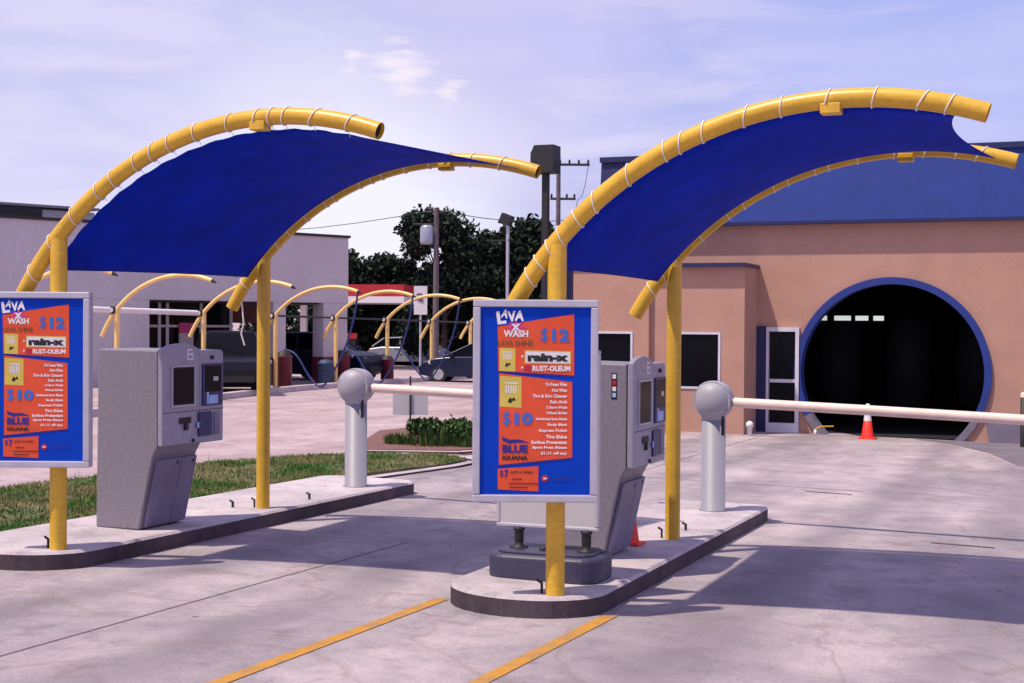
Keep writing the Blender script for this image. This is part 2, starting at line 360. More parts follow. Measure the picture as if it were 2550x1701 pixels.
# grass verge between the lanes and the drive, with kerb
gp = [(-9.3, 5), (-8.74, 8.6), (-8.74, 12.8), (-9.0, 15.4), (-8.9, 16.9), (-8.55, 18.7), (-8.55, 19.7), (-9.1, 20.1), (-9.9, 20.0), (-10.6, 19.2), (-11.1, 18), (-11.4, 16.5), (-11.55, 13), (-11.7, 5)]
sheet('grass_verge_soil', gp, .05, M_grass, side=.06)
strip('verge_kerb', [(-8.79, 15.7), (-8.62, 17.0), (-8.38, 18.9), (-8.40, 19.9), (-9.0, 20.32), (-10.3, 20.2)], .16, .035, M_kerb)
strip('verge_kerb', [(-11.66, 5), (-11.62, 13), (-11.45, 16.6), (-11.15, 18.3), (-10.5, 19.5)], .1, .03, M_kerb)
def inside(x, y, poly):
    c = False; n = len(poly)
    for i in range(n):
        (x0, y0), (x1, y1) = poly[i], poly[(i + 1) % n]
        if (y0 > y) != (y1 > y) and x < (x1 - x0) * (y - y0) / (y1 - y0) + x0: c = not c
    return c
b = MB(); b.nofix = True
rg = random.Random(3); cnt = 0
while cnt < 60000:
    x = rg.uniform(-11.6, -8.5); y = rg.uniform(8.8, 20.1)
    if not inside(x, y, gp): continue
    d = math.sin(x * 2.1 + 1.3) * math.sin(y * 1.3) + .6 * math.sin(x * 5 + y * 3)
    if d < -.3 and rg.random() < .65: cnt += 1; continue
    cnt += 1
    h = rg.uniform(.02, .05) * (1.25 if d > .3 else 1); a = rg.uniform(0, 6.28); wdt = rg.uniform(.006, .012)
    z = gz(x, y) + .048; lx, ly = rg.uniform(-.03, .03), rg.uniform(-.03, .03)
    b.use(M_gr1 if rg.random() < .87 else M_gr2)
    b.add([(x - math.cos(a) * wdt, y - math.sin(a) * wdt, z), (x + math.cos(a) * wdt, y + math.sin(a) * wdt, z), (x + lx, y + ly, z + h)], [(0, 1, 2)])
for k in range(60):   # a few taller weeds at the back of the verge
    x = rg.uniform(-11.3, -10.2); y = rg.uniform(13.5, 16.5); z = gz(x, y) + .05; h = rg.uniform(.12, .28)
    b.use(M_gr1); b.add([(x - .006, y, z), (x + .006, y, z), (x + rg.uniform(-.05, .05), y, z + h)], [(0, 1, 2)])
go = b.build('grass'); tag(go, 'patchy green and brown grass on the verge behind the left island', 'grass', kind='stuff')
# planting bed
bed = [(-10.5, 20.1), (-9.2, 20.9), (-8.9, 21.9), (-9.3, 24.5), (-10.6, 26.5), (-12.0, 26.3), (-12.2, 24), (-11.3, 21.6)]
sheet('planting_bed_mulch', bed, .07, M_mulch, side=.07)
strip('bed_kerb', [(-10.55, 20.0), (-9.15, 20.75), (-8.78, 21.8), (-9.2, 24.6)], .14, .06, M_kerb)
# raised kerb along the vacuum bays
kp = [(-18.4, 22), (-19.6, 26.5), (-20.2, 29.0), (-21.5, 34.7), (-22.1, 38.2), (-22.45, 41.4), (-22.8, 47.0), (-23.0, 56)]
for (a, c) in zip(kp, kp[1:]): pass
b = MB().use(M_kerb)
for i, ((x0, y0), (x1, y1)) in enumerate(zip(kp, kp[1:])):
    d = Vector((x1 - x0, y1 - y0)).normalized(); q = Vector((-d.y, d.x)) * .25
    P = [(x0, y0), (x1, y1), (x1 + q.x, y1 + q.y), (x0 + q.x, y0 + q.y)]
    t = [(x, y, gz(x, y) + .16) for x, y in P]; l = [(x, y, gz(x, y) - .05) for x, y in P]
    b.add(t + l, [(0, 1, 2, 3), (0, 1, 5, 4), (1, 2, 6, 5), (2, 3, 7, 6), (3, 0, 4, 7)])
tag(b.build('vacuum_bay_kerb'), kind='structure')

# ================================================================== CANOPIES
def arc(cx, cz, r, a0, a1, y, n=40, cut=None):
    return [(cx + r * math.cos(R(a0 + (a1 - a0) * i / n)), y, cz + r * math.sin(R(a0 + (a1 - a0) * i / n))) for i in range(n + 1)]
def canopy(px, py, circles, label, ends, gapf, cut, rope_tail=False):
    """circles: world (cx, cz, radius) of front and back arch; px,py world base of the front post"""
    z0 = gz(px, py) + .15
    root = thing('shade_canopy', (px, py, z0), label, 'shade canopy', 'blue shade canopies over the pay kiosks')
    (fx, fz, fr), (bx, bz, br) = circles; yb = py + 3.11; xb = px
    L = lambda p: (p[0] - px, p[1] - py, p[2] - z0)
    rad = .067
    for (cx, cz, r, y, xx, a0, a1) in ((fx, fz, fr, py, px, 151, ends[0]), (bx, bz, br, yb, xb, 150.5, ends[1])):
        zg = gz(xx, y) + .15
        jz = cz + math.sqrt(max(.01, r * r - (xx - cx) ** 2))
        b = MB().use(M_yel).tube([L((xx, y, zg)), L((xx, y, zg + 1)), L((xx, y, jz - .02))], rad, 20)
        p = b.build('post', root)
        bb = MB().use(M_dark)
        bb.tube([L((xx - .10, y, zg)), L((xx - .10, y, zg + .08))], .010, 8); bb.tube([L((xx - .10, y, zg + .075)), L((xx - .135, y, zg + .095))], .010, 8)
        bb.build('anchor_bolt', p)
        pts = [L(q) for q in arc(cx, cz, r, a0, a1, y)]
        b = MB().use(M_yel).tube(pts, rad - .003, 20, caps=False)
        # open pipe ends, dark inside
        for e, (p0, p1) in enumerate(((pts[0], pts[1]), (pts[-1], pts[-2]))):
            p0, p1 = Vector(p0), Vector(p1); d = (p1 - p0).normalized()
            b.use(M_dark if e else M_yel).tube([p0 + d * (.03 if e else .001), p0 + d * (.034 if e else .006)], rad - .006, 20)
        a_ = b.build('arch_tube', root)
        # rope lashings wrapped round the tube
        rr = random.Random(int(abs(cx) * 100))
        ang = a0 - 6
        while ang > a1 + 3:
            c = Vector((cx + r * math.cos(R(ang)), y, cz + r * math.sin(R(ang)))); rd = Vector((math.cos(R(ang)), 0, math.sin(R(ang)))); tg = Vector((-rd.z, 0, rd.x))
            sk = rr.uniform(.25, .6); ring = []
            for k in range(17):
                t = 2 * math.pi * k / 16; ring.append(L(c + rd * math.cos(t) * (rad + .003) + Vector((0, 1, 0)) * math.sin(t) * (rad + .003) - tg * sk * rad * (math.cos(t))))
            rp = MB().use(M_rope); rp.tube(ring, .0045, 5, caps=False)
            if ang < 139 and gapf > .03 and y == py: rp.tube([L(c - rd * (rad)), L(c - rd * (rad + gapf * .8) + Vector((0, .03, 0)))], .003, 5)
            rp.build('rope_lashing', root); ang -= rr.choice([2.6, 3.6, 5.2, 6.4])
        # coupling box near the crown
        ca = 92.5 if y == py else 91
        c = (cx + r * math.cos(R(ca)), y, cz + r * math.sin(R(ca)))
        MB().use(M_yel).box(c[0] - px - .065, c[0] - px + .065, c[1] - py - .06, c[1] - py + .05, c[2] - z0 - .10, c[2] - z0 - .03).build('coupling_box', root, bevel=.006)
    # fabric: saddle between the arches
    b = MB().use(M_fab); nu, nv = 48, 18; vs = []
    a0f, a1f = 142.6, ends[0] + 4.2; a0b, a1b = 142.5, ends[1] + 3.4
    for i in range(nu + 1):
        u = i / nu
        for j in range(nv + 1):
            v = j / nv
            s = 4 * v * (1 - v)
            # free ends are cut concave
            uu = u; ins0 = .004 * s; ins1 = cut * s
            uu = ins0 + u * (1 - ins0 - ins1)
            af = a0f + (a1f - a0f) * uu; ab = a0b + (a1b - a0b) * uu
            rf = fr - rad - gapf * (1 - .55 * max(0, 2 * u - 1)) - .005 * math.sin(i * 1.7) * (gapf > .03); rb = br - .02
            pf = Vector((fx + rf * math.cos(R(af)), py + .03, fz + rf * math.sin(R(af))))
            pb = Vector((bx + rb * math.cos(R(ab)), yb - .078, bz + rb * math.sin(R(ab))))
            p = pf.lerp(pb, v); p.z -= .13 * s * math.sin(math.pi * min(1, u * 1.0)) ** .7
            vs.append(L(p))
    b.add(vs, [(i * (nv + 1) + j, i * (nv + 1) + j + 1, (i + 1) * (nv + 1) + j + 1, (i + 1) * (nv + 1) + j) for i in range(nu) for j in range(nv)], True)
    b.build('shade_cloth', root, solid=.004)
    if rope_tail:
        c = (bx + br * math.cos(R(147)), yb, bz + br * math.sin(R(147)))
        MB().use(M_rope).tube([L(c), L((c[0] + .03, c[1], c[2] - .12)), L((c[0] + .05, c[1], c[2] - .3)), L((c[0] + .02, c[1], c[2] - .4)), L((c[0] + .06, c[1], c[2] - .52))], .009, 6).build('rope_tail', root)
    return root
canopy(-3.416, 9.441, ((-1.408, .781, 2.693), (-1.349, .694, 2.798)), 'blue shade canopy on yellow bent pipe arches over the nearer right island', (71.5, 72.5), -.020, .042)
canopy(-7.648, 9.355, ((-5.655, .814, 2.729), (-5.590, .758, 2.792)), 'blue shade canopy on yellow bent pipe arches over the left island beside the grass', (71, 71.5), .040, .03, True)

# ================================================================== MENU SIGNS (drawn in mm, origin top left of the artwork)
def text_bm(mb, m, s, x0, x1, y0, y1, z, bold=.0, rot=0, shear=0):
    """vector lettering fitted to the box x0..x1, y0..y1 (mm, y down) at depth z"""
    cu = bpy.data.curves.new('lettering', 'FONT'); cu.body = s; cu.size = 1; cu.offset = bold; cu.shear = shear; cu.resolution_u = 2
    o = bpy.data.objects.new('lettering_tmp', cu); COL.objects.link(o)
    bpy.context.view_layer.update()
    me = bpy.data.meshes.new_from_object(o.evaluated_get(bpy.context.evaluated_depsgraph_get()))
    if len(me.vertices):
        X = [v.co.x for v in me.vertices]; Y = [v.co.y for v in me.vertices]; ax, bx, ay, by = min(X), max(X), min(Y), max(Y)
        cxx, cyy = (x0 + x1) / 2, (y0 + y1) / 2; vs = []
        for v in me.vertices:
            px = x0 + (v.co.x - ax) / (bx - ax) * (x1 - x0); py = y1 - (v.co.y - ay) / (by - ay) * (y1 - y0)
            dx, dy = px - cxx, py - cyy; c, sn = math.cos(R(rot)), math.sin(R(rot))
            px, py = cxx + dx * c + dy * sn, cyy - dx * sn + dy * c
            vs.append(art(px, py, z))
        mb.use(m).add(vs, [tuple(p.vertices) for p in me.polygons])
    bpy.data.objects.remove(o); bpy.data.curves.remove(cu); bpy.data.meshes.remove(me)
def art(x, y, z): return ((x - 507) * .001, -z, (1485 - y) * .001)
def flat(mb, m, pts, z): mb.use(m).add([art(x, y, z) for x, y in pts], [tuple(range(len(pts)))])
def menu_sign(px, py, zb, loc, label):
    yaw = R(21.682)
    root = thing('menu_sign', loc, label, 'menu sign', 'wash price signs mounted on the yellow posts', rz=yaw)
    W0, W1, H = -.432, .433, 1.40
    b = MB().use(M_alu)
    fr = .052
    b.box(W0, W1, -.055, .055, 0, fr); b.box(W0, W1, -.055, .055, H - fr, H)
    b.box(W0, W0 + fr, -.055, .055, fr + .0005, H - fr - .0005); b.box(W1 - fr, W1, -.055, .055, fr + .0005, H - fr - .0005)
    b.build('frame', root, bevel=.008)
    MB().use(M_sblue).box(W0 + fr, W1 - fr, -.036, .03, fr, H - fr).build('blue_panel', root)
    z = .039
    b = MB(); flat(b, M_sor, [(245, 272), (420, 240), (772, 183), (775, 607), (250, 578)], z)
    flat(b, M_sor, [(256, 594), (762, 652), (765, 1175), (258, 1228)], z)
    flat(b, M_sor, [(250, 1255), (532, 1235), (532, 1410), (252, 1398)], z)
    flat(b, M_sdb, [(250, 581), (775, 610), (775, 618), (250, 589)], z - .001); flat(b, M_sdb, [(258, 1231), (765, 1178), (765, 1186), (258, 1239)], z - .001)
    flat(b, M_syel, [(258, 418), (368, 422), (368, 583), (258, 578)], z + .001); flat(b, M_syel, [(262, 612), (412, 620), (412, 832), (262, 826)], z + .001)
    flat(b, M_syel, [(432, 434), (752, 440), (752, 530), (432, 526)], z + .001); flat(b, M_sw, [(440, 442), (744, 448), (744, 522), (440, 518)], z + .0015)
    flat(b, M_sred, [(430, 538), (480, 540), (480, 582), (430, 580)], z + .001)
    st = []
    for k in range(16):
        a = 2 * math.pi * k / 16; rr_ = (80 if k % 2 == 0 else 38) * (1.1 if k % 4 == 0 else .9); st.append((370 + rr_ * math.cos(a), 278 + rr_ * .75 * math.sin(a)))
    flat(b, M_spink, st, z + .001)
    ci = [(577 + 24 * math.cos(2 * math.pi * k / 14), 1320 + 24 * math.sin(2 * math.pi * k / 14)) for k in range(14)]; flat(b, M_sred, ci, z)
    # swash above the blue word
    flat(b, M_sdb, [(275, 1032), (330, 1052), (400, 1050), (470, 1075), (395, 1074), (330, 1082), (285, 1062)], z + .001)
    # small product cards: pale strokes and a dark splash
    for (cx, cy, s) in ((313, 480, .8), (340, 705, 1.1)):
        for k in range(5): flat(b, M_sw, [(cx - 34 * s + k * 15 * s, cy - 26 * s), (cx - 26 * s + k * 15 * s, cy - 27 * s), (cx - 27 * s + k * 15 * s, cy + 24 * s), (cx - 34 * s + k * 15 * s, cy + 25 * s)], z + .002)
        flat(b, M_sw, [(cx - 38 * s, cy - 45 * s), (cx + 42 * s, cy - 43 * s), (cx + 42 * s, cy - 34 * s), (cx - 38 * s, cy - 36 * s)], z + .002)
        flat(b, M_sk, [(cx - 22 * s, cy + 82 * s), (cx - 8 * s, cy + 50 * s), (cx + 6 * s, cy + 62 * s), (cx + 18 * s, cy + 48 * s), (cx + 30 * s, cy + 70 * s), (cx + 8 * s, cy + 72 * s), (cx + 2 * s, cy + 86 * s)], z + .002)
    b.nofix = True
    b.build('price_panels', root)
    t = MB(); t.nofix = True; q = z + .003
    text_bm(t, M_sw, 'L', 238, 300, 165, 255, q, .05, 8); text_bm(t, M_sw, 'A', 270, 318, 152, 212, q, .05, -12)
    text_bm(t, M_sw, 'V', 312, 370, 165, 240, q, .05, 4); text_bm(t, M_sw, 'A', 362, 428, 160, 232, q, .05, -4)
    text_bm(t, M_sw, 'x', 340, 400, 252, 300, q, .04); text_bm(t, M_sw, 'WASH', 285, 456, 296, 344, q, .05)
    text_bm(t, M_sol, 'LAVA SHINE', 246, 488, 366, 404, q, .02)
    text_bm(t, M_slb, '$', 540, 590, 280, 380, q, .012); text_bm(t, M_slb, '12', 620, 740, 285, 376, q, .05); text_bm(t, M_slb, '$', 282, 336, 858, 962, q, .012); text_bm(t, M_slb, '10', 364, 494, 864, 950, q, .05)
    text_bm(t, M_sk, 'rain-x', 452, 736, 455, 512, q, .07)
    text_bm(t, M_sw, 'RUST-OLEUM', 486, 748, 540, 578, q, .045)
    text_bm(t, M_sw, '+', 408, 424, 466, 486, q, .04); text_bm(t, M_sw, '+', 408, 424, 545, 565, q, .04)
    lines = [('Tri Foam Wax', 575, 668), ('Hot Wax', 622, 708), ('Tire & Rim Cleaner', 488, 748), ('Rain Arch', 610, 788), ('2 Stage Wash', 582, 829), ('Wheel Bright', 584, 868),
             ('Undercarriage Rinse', 512, 909), ('Body Blast', 594, 948), ('Express Polish', 534, 989), ('Tire Shine', 582, 1030), ('Surface Protectant', 480, 1068), ('Spot Free Rinse', 488, 1106), ('$1.11 off any', 548, 1146)]
    for s_, x0, yc in lines: text_bm(t, M_sw, s_, x0, 728, yc - 11, yc + 13, q, .04)
    text_bm(t, M_sdb, 'BLUE', 282, 458, 1088, 1146, q, .06); text_bm(t, M_sk, 'IGUANA', 282, 458, 1162, 1194, q, .05)
    text_bm(t, M_sdb, '$', 264, 290, 1264, 1312, q, .012); text_bm(t, M_sdb, '7', 296, 326, 1262, 1316, q, .04); text_bm(t, M_sk, 'JUST A WASH', 340, 492, 1270, 1290, q, .03)
    for (x0, x1, y0) in ((350, 410, 1326), (335, 525, 1356), (335, 446, 1383)):
        x = x0
        while x < x1: flat(t, M_sk, [(x, y0 - 4), (x + 13, y0 - 4), (x + 13, y0 + 5), (x, y0 + 5)], q); x += 18
    flat(t, M_sw, [(566, 1314), (588, 1314), (588, 1326), (566, 1326)], q)
    x = 616
    while x < 776: flat(t, M_sdb, [(x, 1316), (x + 14, 1316), (x + 14, 1328), (x, 1328)], q); x += 20
    t.build('lettering', root)
    for zz in (.25, 1.08): MB().use(M_alu).box(.02, .16, .055, .09, zz, zz + .06).build('mounting_bracket', root)
    return root
def P3(px, py, depth):
    d = fwd + rt * ((px - 1275) / 3562.6) + up * ((850.5 - py) / 3562.6); return Vector((0, 0, 2)) + d * depth
s1 = P3(1331, 1249, 9.93); s2 = P3(226 - 309 * .868 / 2, 1163, 11.44)
menu_sign(0, 0, 0, s1, 'framed blue and orange wash price sign on the right island front post, seen whole')
menu_sign(0, 0, 0, s2, 'framed blue and orange wash price sign beside the grass, cut off by the picture edge')

# ================================================================== PAY KIOSKS
def kiosk(loc, label):
    root = thing('pay_kiosk', loc, label, 'pay kiosk', 'steel pay stations on the concrete islands')
    # local: x toward the lane, y along the lane, origin at the rear near corner
    side = [(0, 0), (.46, 0), (.60, .60), (.62, .70), (.64, 1.60), (.04, 1.625)]
    side = [(0, 0), (.46, 0), (.60, .64), (.655, .74), (.655, 1.59), (.02, 1.60)]
    MB().use(M_steel).prism(side, 0, .68, 'y').build('cabinet', root, bevel=.012)
    # front door, thick, with a domed top edge, then a lower side bay
    b = MB().use(M_steel_f)
    dome = [(-.012, .745), (.56, .745), (.56, 1.60)] + [(.56 - .572 * k / 10, 1.60 + .05 * (1 - ((k - 5) / 5) ** 2)) for k in range(1, 11)]
    b.prism(dome, .665, .715, 'x')
    d = b.build('front_door', root, bevel=.01)
    b = MB().use(M_steel_f).prism([(.563, .735), (.955, .735), (.955, 1.55), (.93, 1.585), (.563, 1.585)], .25, .712, 'x')
    b.build('side_bay', root, bevel=.012)
    MB().use(M_dark).box(.715, .722, .13, .46, 1.10, 1.44).build('screen_recess', root)
    MB().use(M_screen).box(.722, .725, .145, .445, 1.115, 1.425).build('screen', root)
    MB().use(M_alu).box(.715, .73, .115, .13, 1.085, 1.455).box(.715, .73, .46, .475, 1.085, 1.455).box(.715, .73, .1305, .4595, 1.085, 1.10).box(.715, .73, .1305, .4595, 1.44, 1.455).build('screen_bezel', root)
    b = MB().use(M_navyp).box(.7125, .726, .60, .92, 1.075, 1.46)
    b.use(M_screen).box(.7262, .728, .63, .89, 1.20, 1.44).use(M_lblue).box(.726, .729, .70, .84, 1.09, 1.17).use(M_alu).box(.728, .732, .76, .84, 1.30, 1.34).use(M_lblue).box(.726, .729, .66, .69, 1.09, 1.20); b.build('instruction_display', root)
    b = MB().use(M_navyp).box(.7155, .73, .53, .74, .80, 1.02).use(M_lblue).box(.73, .733, .50, .53, .88, .93); b.build('card_panel', root)
    MB().use(M_steel_d).box(.7125, .722, .79, .88, .80, 1.01).build('bill_panel', root)
    MB().use(M_dark).box(.7155, .722, .24, .42, .93, .985).box(.7155, .735, .31, .36, .87, .93).build('receipt_slot', root)
    b = MB().use(M_sw).box(.7155, .719, .36, .375, 1.50, 1.60)
    b.box(.7155, .719, .375, .44, 1.585, 1.60).box(.7155, .719, .375, .44, 1.545, 1.56).box(.7155, .719, .375, .44, 1.50, 1.515).box(.7155, .719, .44, .455, 1.50, 1.56); b.build('bay_marking', root)
    MB().use(M_dark).box(.7155, .73, .74, .77, 1.50, 1.535).build('camera_lens', root)
    MB().use(M_dark).box(.7155, .73, .44, .465, .755, .785).build('lock', root)
    MB().use(M_dark).box(.716, .7175, 0, .95, 1.035, 1.04).build('door_seam', root)
    # lower leaning doors, set into the slanted face
    def onslope(y, t, out): # t 0 bottom .. 1 top
        x0, z0, x1, z1 = .46, 0, .60, .64; d = Vector((x1 - x0, 0, z1 - z0)); nrm = Vector((d.z, 0, -d.x)).normalized()
        p = Vector((x0, 0, z0)) + d * t + nrm * out; return (p.x, y, p.z)
    for (y0, y1) in ((.05, .42), (.428, .66)):
        b = MB().use(M_steel_d); vs = [onslope(y0, .03, .002), onslope(y1, .03, .002), onslope(y1, .97, .002), onslope(y0, .97, .002), onslope(y0, .03, .03), onslope(y1, .03, .03), onslope(y1, .97, .03), onslope(y0, .97, .03)]
        b.add(vs, [(0, 3, 2, 1), (4, 5, 6, 7), (0, 1, 5, 4), (1, 2, 6, 5), (2, 3, 7, 6), (3, 0, 4, 7)])
        dd = b.build('lower_door', root, bevel=.006)
        MB().use(M_dark).add([onslope(y1 - .07, .88, .031), onslope(y1 - .04, .88, .031), onslope(y1 - .04, .93, .031), onslope(y1 - .07, .93, .031)], [(0, 1, 2, 3)]).build('lock', dd)
    MB().use(M_dark).box(.655, .665, .004, .676, .75, 1.585).build('door_gasket', root)
    return root
kiosk((-8.20, 10.54, gz(-8.2, 10.54) + .15), 'steel pay kiosk standing whole in view beside the grass on the left island')
k2 = kiosk((-4.06, 11.08, gz(-4.0, 11) + .15), 'steel pay kiosk half hidden behind the right price sign, red stickers on its side')
b = MB()
for k, m in enumerate((M_sw, M_sred, M_sw, M_lblue)): b.use(m).box(.535, .565, -.004, -.001, 1.47 - k * .05, 1.505 - k * .05)
b.use(M_sk).box(.525, .575, -.0008, -.0002, 1.30, 1.515)
b.build('sticker', k2)

# ================================================================== PORTABLE SIGN
ps = thing('portable_sign', (-3.72, 10.12, gz(-3.72, 10.12) + .15), 'blank white board on two black spring posts in a grey plastic base', 'portable sign')
def rbox(x0, x1, y0, y1, z0, z1, r, n=5):
    pts = []
    for cx, cy, a0 in ((x1 - r, y1 - r, 0), (x0 + r, y1 - r, 90), (x0 + r, y0 + r, 180), (x1 - r, y0 + r, 270)):
        for k in range(n + 1): a = R(a0 + 90 * k / n); pts.append((cx + r * math.cos(a), cy + r * math.sin(a)))
    return pts
b = MB().use(M_plast).prism(rbox(-.43, .45, -.24, .30, 0, 0, .15), -.015, .185, 'z')
o = b.build('water_filled_base', ps, bevel=.035, segs=4)
MB().use(M_plast).prism(rbox(-.37, .39, -.18, .24, 0, 0, .12), .18, .205, 'z').build('base_rib', ps, bevel=.01)
for x in (-.235, .305):
    pst = MB().use(M_black).lathe([(0, .20), (.07, .20), (.07, .215), (.034, .22), (.034, .26), (.038, .27), (.034, .28), (.038, .29), (.034, .30), (.038, .31), (.034, .33), (.045, .345), (.045, .36), (0, .36)], (x, 0, 0)).build('spring_post', ps)
b = MB().use(M_alu)
b.box(-.415, .405, -.022, .022, .36, .39).box(-.415, .405, -.022, .022, 1.68, 1.71).box(-.415, -.385, -.022, .022, .3905, 1.6795).box(.375, .405, -.022, .022, .3905, 1.6795)
b.build('board_frame', ps, bevel=.008)
MB().use(M_board).box(-.385, .375, -.014, .014, .39, 1.68).build('board', ps)
MB().use(M_black).lathe([(0, .20), (.03, .20), (.03, .225), (0, .225)], (-.02, -.05, 0)).build('filler_cap', ps)

# ================================================================== BARRIER GATES
def gate(x, y, label):
    z = gz(x, y) + .15
    root = thing('barrier_gate', (x, y, z), label, 'barrier gate', 'white round-headed barrier gates')
    MB().use(M_gatew).lathe([(0, 0), (.15, 0), (.15, .012), (.128, .013), (.126, 1.0), (0, 1.0)]).build('column', root)
    b = MB().use(M_gateh).lathe([(.126, .96), (.132, 1.0), (.165, 1.03), (.190, 1.08), (.202, 1.15), (.196, 1.22), (.180, 1.275), (.15, 1.32), (.10, 1.352), (.05, 1.366), (0, 1.37)], n=28)
    b.build('head', root)
    b = MB().use(M_gateh).prism([(-.198 * math.cos(R(a)), 1.165 + .198 * math.sin(R(a))) for a in range(0, 360, 15)], -.10, .10, 'y')
    b.build('head_band', root)
    MB().use(M_dark).box(.07, .11, -.108, -.1005, 1.255, 1.275).box(.12, .15, -.11, -.1005, 1.06, 1.085).build('vent_slot', root)
    b = MB().use(M_dark).box(.10, .13, -.075, -.06, .80, 1.0); b.build('label_plate', root)
    MB().use(M_gatew).tube([(.15, 0, 1.15), (.24, 0, 1.145)], .045, 16).build('arm_hub', root)
    MB().use(M_arm).tube([(.22, 0, 1.145), (1.5, 0, 1.105), (3.25, 0, 1.045)], .052, 18).build('boom_arm', root)
    return root
gate(-3.59, 14.80, 'barrier gate with cream boom reaching across in front of the round tunnel')
gate(-7.80, 14.74, 'barrier gate with cream boom near the end of the left island')

# loose pipe stubs on the islands
def stub(x, y, label, group=None):
    z = gz(x, y) + .15
    tag(MB().use(M_black).tube([(0, 0, 0), (0, 0, .06)], .013, 10).tube([(0, 0, .055), (-.035, 0, .07)], .011, 8).build('pipe_stub', loc=(x, y, z)), label, 'pipe stub', group)
stub(-7.93, 12.35, 'short dark pipe stub left of the left rear post', 'pipe stubs on the islands')
stub(-7.62, 13.35, 'short dark pipe stub between left rear post and barrier column', 'pipe stubs on the islands')
stub(-3.45, 13.15, 'short dark pipe stub just behind the right rear post', 'pipe stubs on the islands')

# ================================================================== CONES
def cone(loc, label, s=1.0, rings=True):
    root = thing('traffic_cone', loc, label, 'traffic cone', 'orange traffic cones')
    MB().use(M_cone).prism([(-.17 * s, -.17 * s), (.17 * s, -.17 * s), (.17 * s, .17 * s), (-.17 * s, .17 * s)], 0, .03 * s, 'z').build('base', root, bevel=.01)
    rz = lambda z: (.125 - (.125 - .028) * z / .7) * s
    MB().use(M_cone).lathe([(rz(0), .03 * s), (rz(.7), .70 * s), (0, .70 * s)]).build('cone_body', root)
    if rings:
        for a, c in ((.36, .50), (.545, .70)): MB().use(M_white).lathe([(rz(a) + .004, a * s), (rz(c) + .004, c * s)] + ([(0, c * s + .003)] if c > .69 else [])).build('reflective_collar', root)
    return root
cone((-3.93, 29.1, gz(-3.9, 29.1) + .005), 'orange traffic cone with white collars in front of the tunnel mouth')
cone((-3.66, 12.02, gz(-3.65, 12.05) + .15), 'plain orange traffic cone tucked behind the right pay kiosk', .7, False)

# ================================================================== WASH BUILDING
YF = 29.8
wb = thing('car_wash_building', (-3.57, YF, gz(-3.5, YF)), 'tan stucco car wash building with blue roof band and round tunnel mouth', 'building')
def lw(x, y, z): return (x + 3.57, y - YF, z - gz(-3.5, YF))
GB = -.34
# main wall with a circular opening cut through it
b = MB().use(M_tan)
cx, cz, ro = -3.575, 1.03, 1.94
XL, XR, ZT, ZB = -9.70, 8.0, 5.35, -.6
n = 64; hole = []; outer = []
for k in range(n):
    a = 2 * math.pi * k / n; hole.append((cx + (ro - .05) * math.cos(a), cz + (ro - .05) * math.sin(a)))
def edge(px, pz):
    dx, dz = px - cx, pz - cz; t = 1e9
    if dx > 0: t = min(t, (XR - cx) / dx)
    if dx < 0: t = min(t, (XL - cx) / dx)
    if dz > 0: t = min(t, (ZT - cz) / dz)
    if dz < 0: t = min(t, (ZB - cz) / dz)
    return (cx + dx * t, cz + dz * t)
outer = [edge(*h) for h in hole]
corners = [(XR, ZT), (XL, ZT), (XL, ZB), (XR, ZB)]
vs = [lw(x, YF, z) for x, z in hole] + [lw(x, YF, z) for x, z in outer]
fs = []
cv = []
for c in corners: cv.append(len(vs)); vs.append(lw(c[0], YF, c[1]))
for k in range(n):
    k2 = (k + 1) % n; o0, o1 = outer[k], outer[k2]; f = [k, k + n]
    if abs(o0[0] - o1[0]) > 1e-4 and abs(o0[1] - o1[1]) > 1e-4:
        f.append(cv[min(range(4), key=lambda i: (corners[i][0] - (o0[0] + o1[0]) / 2) ** 2 + (corners[i][1] - (o0[1] + o1[1]) / 2) ** 2)])
    f += [k2 + n, k2]; fs.append(tuple(f))
b.add(vs, fs)
# rest of the shell (side and back walls, roof)
b.add([lw(XL, YF, ZB), lw(XL, YF + 14, ZB), lw(XL, YF + 14, ZT), lw(XL, YF, ZT)], [(0, 1, 2, 3)])
b.add([lw(XR, YF, ZB), lw(XR, YF + 14, ZB), lw(XR, YF + 14, ZT), lw(XR, YF, ZT)], [(0, 1, 2, 3)])
b.add([lw(XL, YF + 14, ZB), lw(XR, YF + 14, ZB), lw(XR, YF + 14, ZT), lw(XL, YF + 14, ZT)], [(0, 1, 2, 3)])
b.nofix = True
b.build('wall', wb)
MB().use(M_int).add([lw(XL, YF + .01, ZT - .01), lw(XR, YF + .01, ZT - .01), lw(XR, YF + 14, ZT - .01), lw(XL, YF + 14, ZT - .01)], [(0, 1, 2, 3)]).build('roof', wb)
# ring round the mouth
b = MB()
rv = []; 
for k in range(65):
    a = 2 * math.pi * k / 64
    for (r, y) in ((ro + .01, YF - .0), (ro + .01, YF - .07), (ro - .13, YF - .07), (ro - .13, YF + .32)): rv.append(lw(cx + r * math.cos(a), y, cz + r * math.sin(a)))
top = [(k * 4 + j, k * 4 + j + 1, (k + 1) * 4 + j + 1, (k + 1) * 4 + j) for k in range(64) for j in range(3)]
for k in range(64):
    a = 2 * math.pi * (k + .5) / 64; z = cz + ro * math.sin(a)
    b.use(M_bring if z > .13 else M_tanb)
    b.add([rv[i] for i in range(k * 4, k * 4 + 8)], [(0, 1, 5, 4), (1, 2, 6, 5), (2, 3, 7, 6)], False)
b.build('tunnel_ring', wb)
